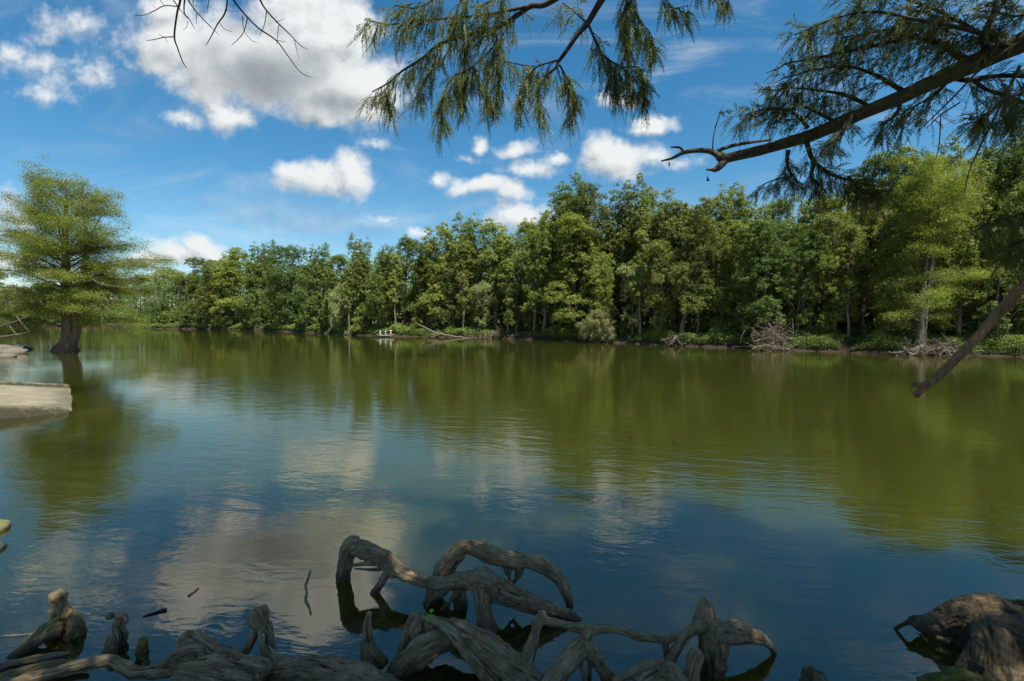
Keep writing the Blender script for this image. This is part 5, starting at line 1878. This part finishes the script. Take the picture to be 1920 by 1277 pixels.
def cypress_overhead():
    rng = np.random.default_rng(41)
    off = np.array([-2.2, -2.2, 1.3])
    e = tag(empty('cypress_tree', off), 'near cypress whose drooping leafy branches hang into the top of the view', 'tree')
    tr = MB()
    S = spline(np.array([[0, 0, -.8, .7], [0, 0, .3, .5], [.05, 0, 3, .38], [.1, .1, 8, .26], [0, .1, 13, .06]]), 5)
    tr.tube(S[:, :3], S[:, 3], 16)
    b, tw, fo, dd = MB(), MB(), MB(), MB()
    root_p = np.array([off[0] + .1, off[1] + .1, off[2] + 6.5, .12])
    mains = [
        [(1250, -330, 4.2, 9), (1150, -90, 4.9, 8), (1035, 2, 5.4, 6.5), (997, 11, 5.5, 6), (977, 24, 5.55, 5.5), (932, 52, 5.6, 5), (881, 65, 5.7, 4.2), (826, 82, 5.8, 3.6), (791, 110, 5.8, 3), (753, 134, 5.8, 2.4), (729, 155, 5.8, 2), (698, 172, 5.8, 1.2)],
        [(1250, -330, 4.2, 9), (1180, -80, 4.8, 9), (1128, 0, 5.1, 8), (1101, 45, 5.2, 6.5), (1083, 65, 5.25, 5.5), (1059, 100, 5.3, 4.6), (1046, 117, 5.35, 4), (1042, 127, 5.35, 3.5), (1015, 151, 5.4, 2.2), (1011, 179, 5.4, 1.6), (1015, 212, 5.4, 1)],
    ]
    for l in mains:
        S = spline(np.concatenate([[root_p], pxline(l)]), 6)
        b.tube(S[:, :3], S[:, 3] * .78, 9)
        leafy(tw, fo, S[30:], rng, .05, .23, 1.0, .0 if l is mains[0] else .35, nf=4)
    subs = [
        ([(990, 12, 5.5, 4), (932, 24, 5.55, 3.4), (877, 31, 5.6, 3), (795, 38, 5.7, 2.4), (736, 45, 5.75, 1.8), (688, 38, 5.8, 1)], .05, 0.228, 0.85),
        ([(929, 55, 5.6, 3), (929, 82, 5.6, 2.6), (887, 124, 5.6, 2.2), (846, 148, 5.6, 1.8), (828, 190, 5.6, 1.2), (829, 232, 5.6, .7)], .045, 0.182, 1.02),
        ([(932, 85, 5.6, 2), (939, 110, 5.55, 1.8), (970, 120, 5.5, 1.5), (1000, 124, 5.5, 1)], .06, 0.167, 0.94),
        ([(1049, 122, 5.35, 2.6), (1066, 151, 5.35, 2), (1077, 179, 5.35, 1.6), (1074, 212, 5.35, 1)], .032, 0.137, 1.02),
        ([(1104, 48, 5.2, 3.2), (1121, 86, 5.2, 2.8), (1135, 107, 5.2, 2.4), (1166, 125, 5.2, 2), (1198, 126, 5.2, 1.4), (1208, 150, 5.2, 1), (1207, 180, 5.2, .7)], .04, 0.152, 1.02),
        ([(1046, 113, 5.35, 2.4), (1004, 127, 5.4, 2), (977, 162, 5.4, 1.4), (970, 200, 5.4, .8)], .045, 0.152, 1.02),
        ([(1100, 42, 5.2, 2), (1074, 20, 5.2, 1.6), (1055, 5, 5.2, 1.2)], .08, 0.152, 0.85),
        ([(1135, 107, 5.2, 1.6), (1150, 140, 5.2, 1.2), (1158, 165, 5.2, .8)], .035, 0.122, 1.10),
        ([(1166, 125, 5.2, 1.6), (1180, 150, 5.2, 1.2), (1188, 172, 5.2, .8)], .035, 0.122, 1.10),
        ([(826, 82, 5.8, 2), (810, 130, 5.8, 1.6), (790, 165, 5.8, 1.2), (782, 180, 5.8, .8)], .05, 0.152, 1.02),
        ([(881, 65, 5.7, 2), (870, 110, 5.7, 1.5), (868, 165, 5.7, 1.1), (872, 200, 5.7, .8)], .05, 0.152, 1.02),
        ([(887, 124, 5.6, 1.8), (905, 155, 5.6, 1.4), (915, 185, 5.6, 1.0), (918, 198, 5.6, .7)], .04, 0.137, 1.10),
        ([(932, 100, 5.6, 1.4), (934, 140, 5.6, 1.1), (930, 180, 5.6, .8)], .05, 0.137, 1.10),
        ([(729, 155, 5.8, 1.6), (722, 175, 5.8, 1.2), (730, 205, 5.8, .7)], .05, 0.122, 1.02),
        ([(840, -30, 5.4, 3), (810, 0, 5.5, 2.5), (780, 15, 5.6, 2), (740, 10, 5.6, 1.4)], .045, 0.213, 0.94),
        ([(900, -30, 5.4, 3), (865, 0, 5.5, 2.5), (850, 40, 5.5, 1.6)], .04, 0.198, 1.02),
        ([(960, -40, 5.3, 3), (930, -5, 5.4, 2.5), (900, 12, 5.5, 2)], .05, 0.198, 0.94),
        ([(1200, -40, 4.9, 3), (1190, 10, 5.0, 2.4), (1200, 40, 5.0, 1.8), (1218, 60, 5.0, 1.2), (1226, 85, 5.0, .7)], .035, 0.152, 1.02),
        ([(1230, -30, 4.9, 3), (1250, 0, 5.0, 2), (1262, 15, 5.0, 1.2), (1290, 10, 5.0, .8)], .06, 0.122, 0.94),
        ([(1180, -20, 5.0, 3), (1170, 30, 5.0, 2), (1176, 70, 5.0, 1.4), (1180, 95, 5.0, .8)], .045, 0.137, 1.02),
        ([(1300, -60, 4.9, 2), (1330, -20, 5.0, 1.5), (1370, -8, 5.0, 1)], .06, 0.106, 0.94),
    ]
    for l, step, tl, hang in subs:
        S = spline(pxline(l, .75), 6)
        tw.tube(S[:, :3], S[:, 3], 6)
        leafy(tw, fo, S, rng, step, tl, hang, .06, nf=5)
    # bare twigs on the left
    Dp = 5.0
    bare = [
        [(345, -60, Dp, 3), (338, 0, Dp, 2.4), (332, 25, Dp, 2), (327, 68, Dp, 1.8), (333, 90, Dp, 1.4), (343, 117, Dp, 1.1), (351, 128, Dp, .7)],
        [(332, 12, Dp, 1.2), (308, 11, Dp, 1), (290, 20, Dp, .9), (272, 28, Dp, .7), (254, 29, Dp, .5)], [(327, 69, Dp, 1.2), (308, 70, Dp, 1), (290, 74, Dp, .8), (275, 76, Dp, .5)], [(308, 70, Dp, .7), (297, 64, Dp, .4)], [(310, 71, Dp, .6), (314, 80, Dp, .4)],
        [(420, -40, Dp, 2.4), (426, 0, Dp, 1.8), (421, 26, Dp, 1.6), (408, 45, Dp, 1.3), (395, 70, Dp, 1), (386, 85, Dp, .6)], [(411, 42, Dp, .7), (422, 55, Dp, .6), (437, 60, Dp, .4)], [(422, 18, Dp, .7), (440, 22, Dp, .4)],
        [(425, -30, Dp, 3), (438, 0, Dp, 2.4), (460, 28, Dp, 2), (485, 53, Dp, 1.8), (518, 76, Dp, 1.5), (540, 105, Dp, 1.2), (560, 132, Dp, .9), (574, 142, Dp, .7), (586, 145, Dp, .4)],
        [(518, 75, Dp, .7), (535, 79, Dp, .5)], [(464, 34, Dp, 1), (457, 60, Dp, .9), (445, 75, Dp, .7), (434, 85, Dp, .5)], [(455, 28, Dp, .8), (457, 55, Dp, .7), (470, 74, Dp, .6), (482, 80, Dp, .4)],
        [(480, -30, Dp, 2.6), (488, 0, Dp, 2.2), (500, 20, Dp, 1.9), (523, 45, Dp, 1.6), (545, 66, Dp, 1.2), (562, 84, Dp, .9), (577, 93, Dp, .5)], [(500, 20, Dp, 1), (496, 45, Dp, .8), (487, 67, Dp, .5)], [(523, 46, Dp, .8), (520, 70, Dp, .6), (519, 83, Dp, .4)], [(552, 75, Dp, .8), (558, 100, Dp, .5), (560, 111, Dp, .3)], [(516, 42, Dp, .6), (526, 38, Dp, .5), (534, 34, Dp, .3)],
        [(340, -20, Dp, 2), (365, 18, Dp, 1.5), (390, 45, Dp, 1.1), (411, 66, Dp, .5)], [(350, -30, Dp, 2), (345, 20, Dp, 1.4), (355, 36, Dp, 1), (366, 55, Dp, .5)], [(325, 0, Dp, 1.4), (338, 18, Dp, 1.1), (350, 32, Dp, .8), (357, 38, Dp, .4)], [(352, 40, Dp, .6), (350, 50, Dp, .5), (343, 57, Dp, .3)],
        [(368, 25, Dp, .9), (368, 46, Dp, .4)], [(300, 0, Dp, .8), (308, 10, Dp, .6)], [(290, 15, Dp, .5), (287, 8, Dp, .3)], [(397, -20, Dp, 1), (391, 5, Dp, .8), (388, 25, Dp, .4)], [(365, -10, Dp, .9), (362, 8, Dp, .7), (372, 12, Dp, .4)],
    ]
    for l in bare:
        S = spline(pxline(l), 6)
        dd.tube(S[:, :3], (S[:, 3] * .8).clip(.0015), 6)
    for l in [[(480, -30, Dp, 3), (425, -120, 4.6, 5), (300, -330, 3.6, 8)], [(345, -55, Dp, 3), (400, -130, 4.6, 4)], [(420, -38, Dp, 3), (425, -110, 4.65, 4)]]:
        S = spline(pxline(l), 6)
        dd.tube(S[:, :3], S[:, 3], 7)
    S = spline(np.concatenate([pxline([(300, -330, 3.6, 8)]), [[off[0] + .1, off[1] + .1, off[2] + 5.5, .07]]]), 6)
    dd.tube(S[:, :3], S[:, 3], 7)
    cr = MB()
    shade_crown(cr, rng, (-1.0, -.6, 9.4), (5.4, 4.3, 1.7), 54000)
    for mbx, nm, mat in ((tr, 'trunk', BARK), (b, 'bough', BARKD), (tw, 'twigs', BARKD), (fo, 'foliage', LEAF['needle']), (dd, 'dead_branch', BARKD), (cr, 'crown', LEAF['needle'])):
        for i in range(len(mbx.v) if mbx is not tr else 0):
            mbx.v[i] = mbx.v[i] - off
        link(nm, mbx.mesh(nm, mat, nm not in ('foliage', 'crown')), e)


cypress_overhead()
scene.cycles.max_bounces = 8
scene.cycles.transparent_max_bounces = 12
scene.cycles.use_denoising = True
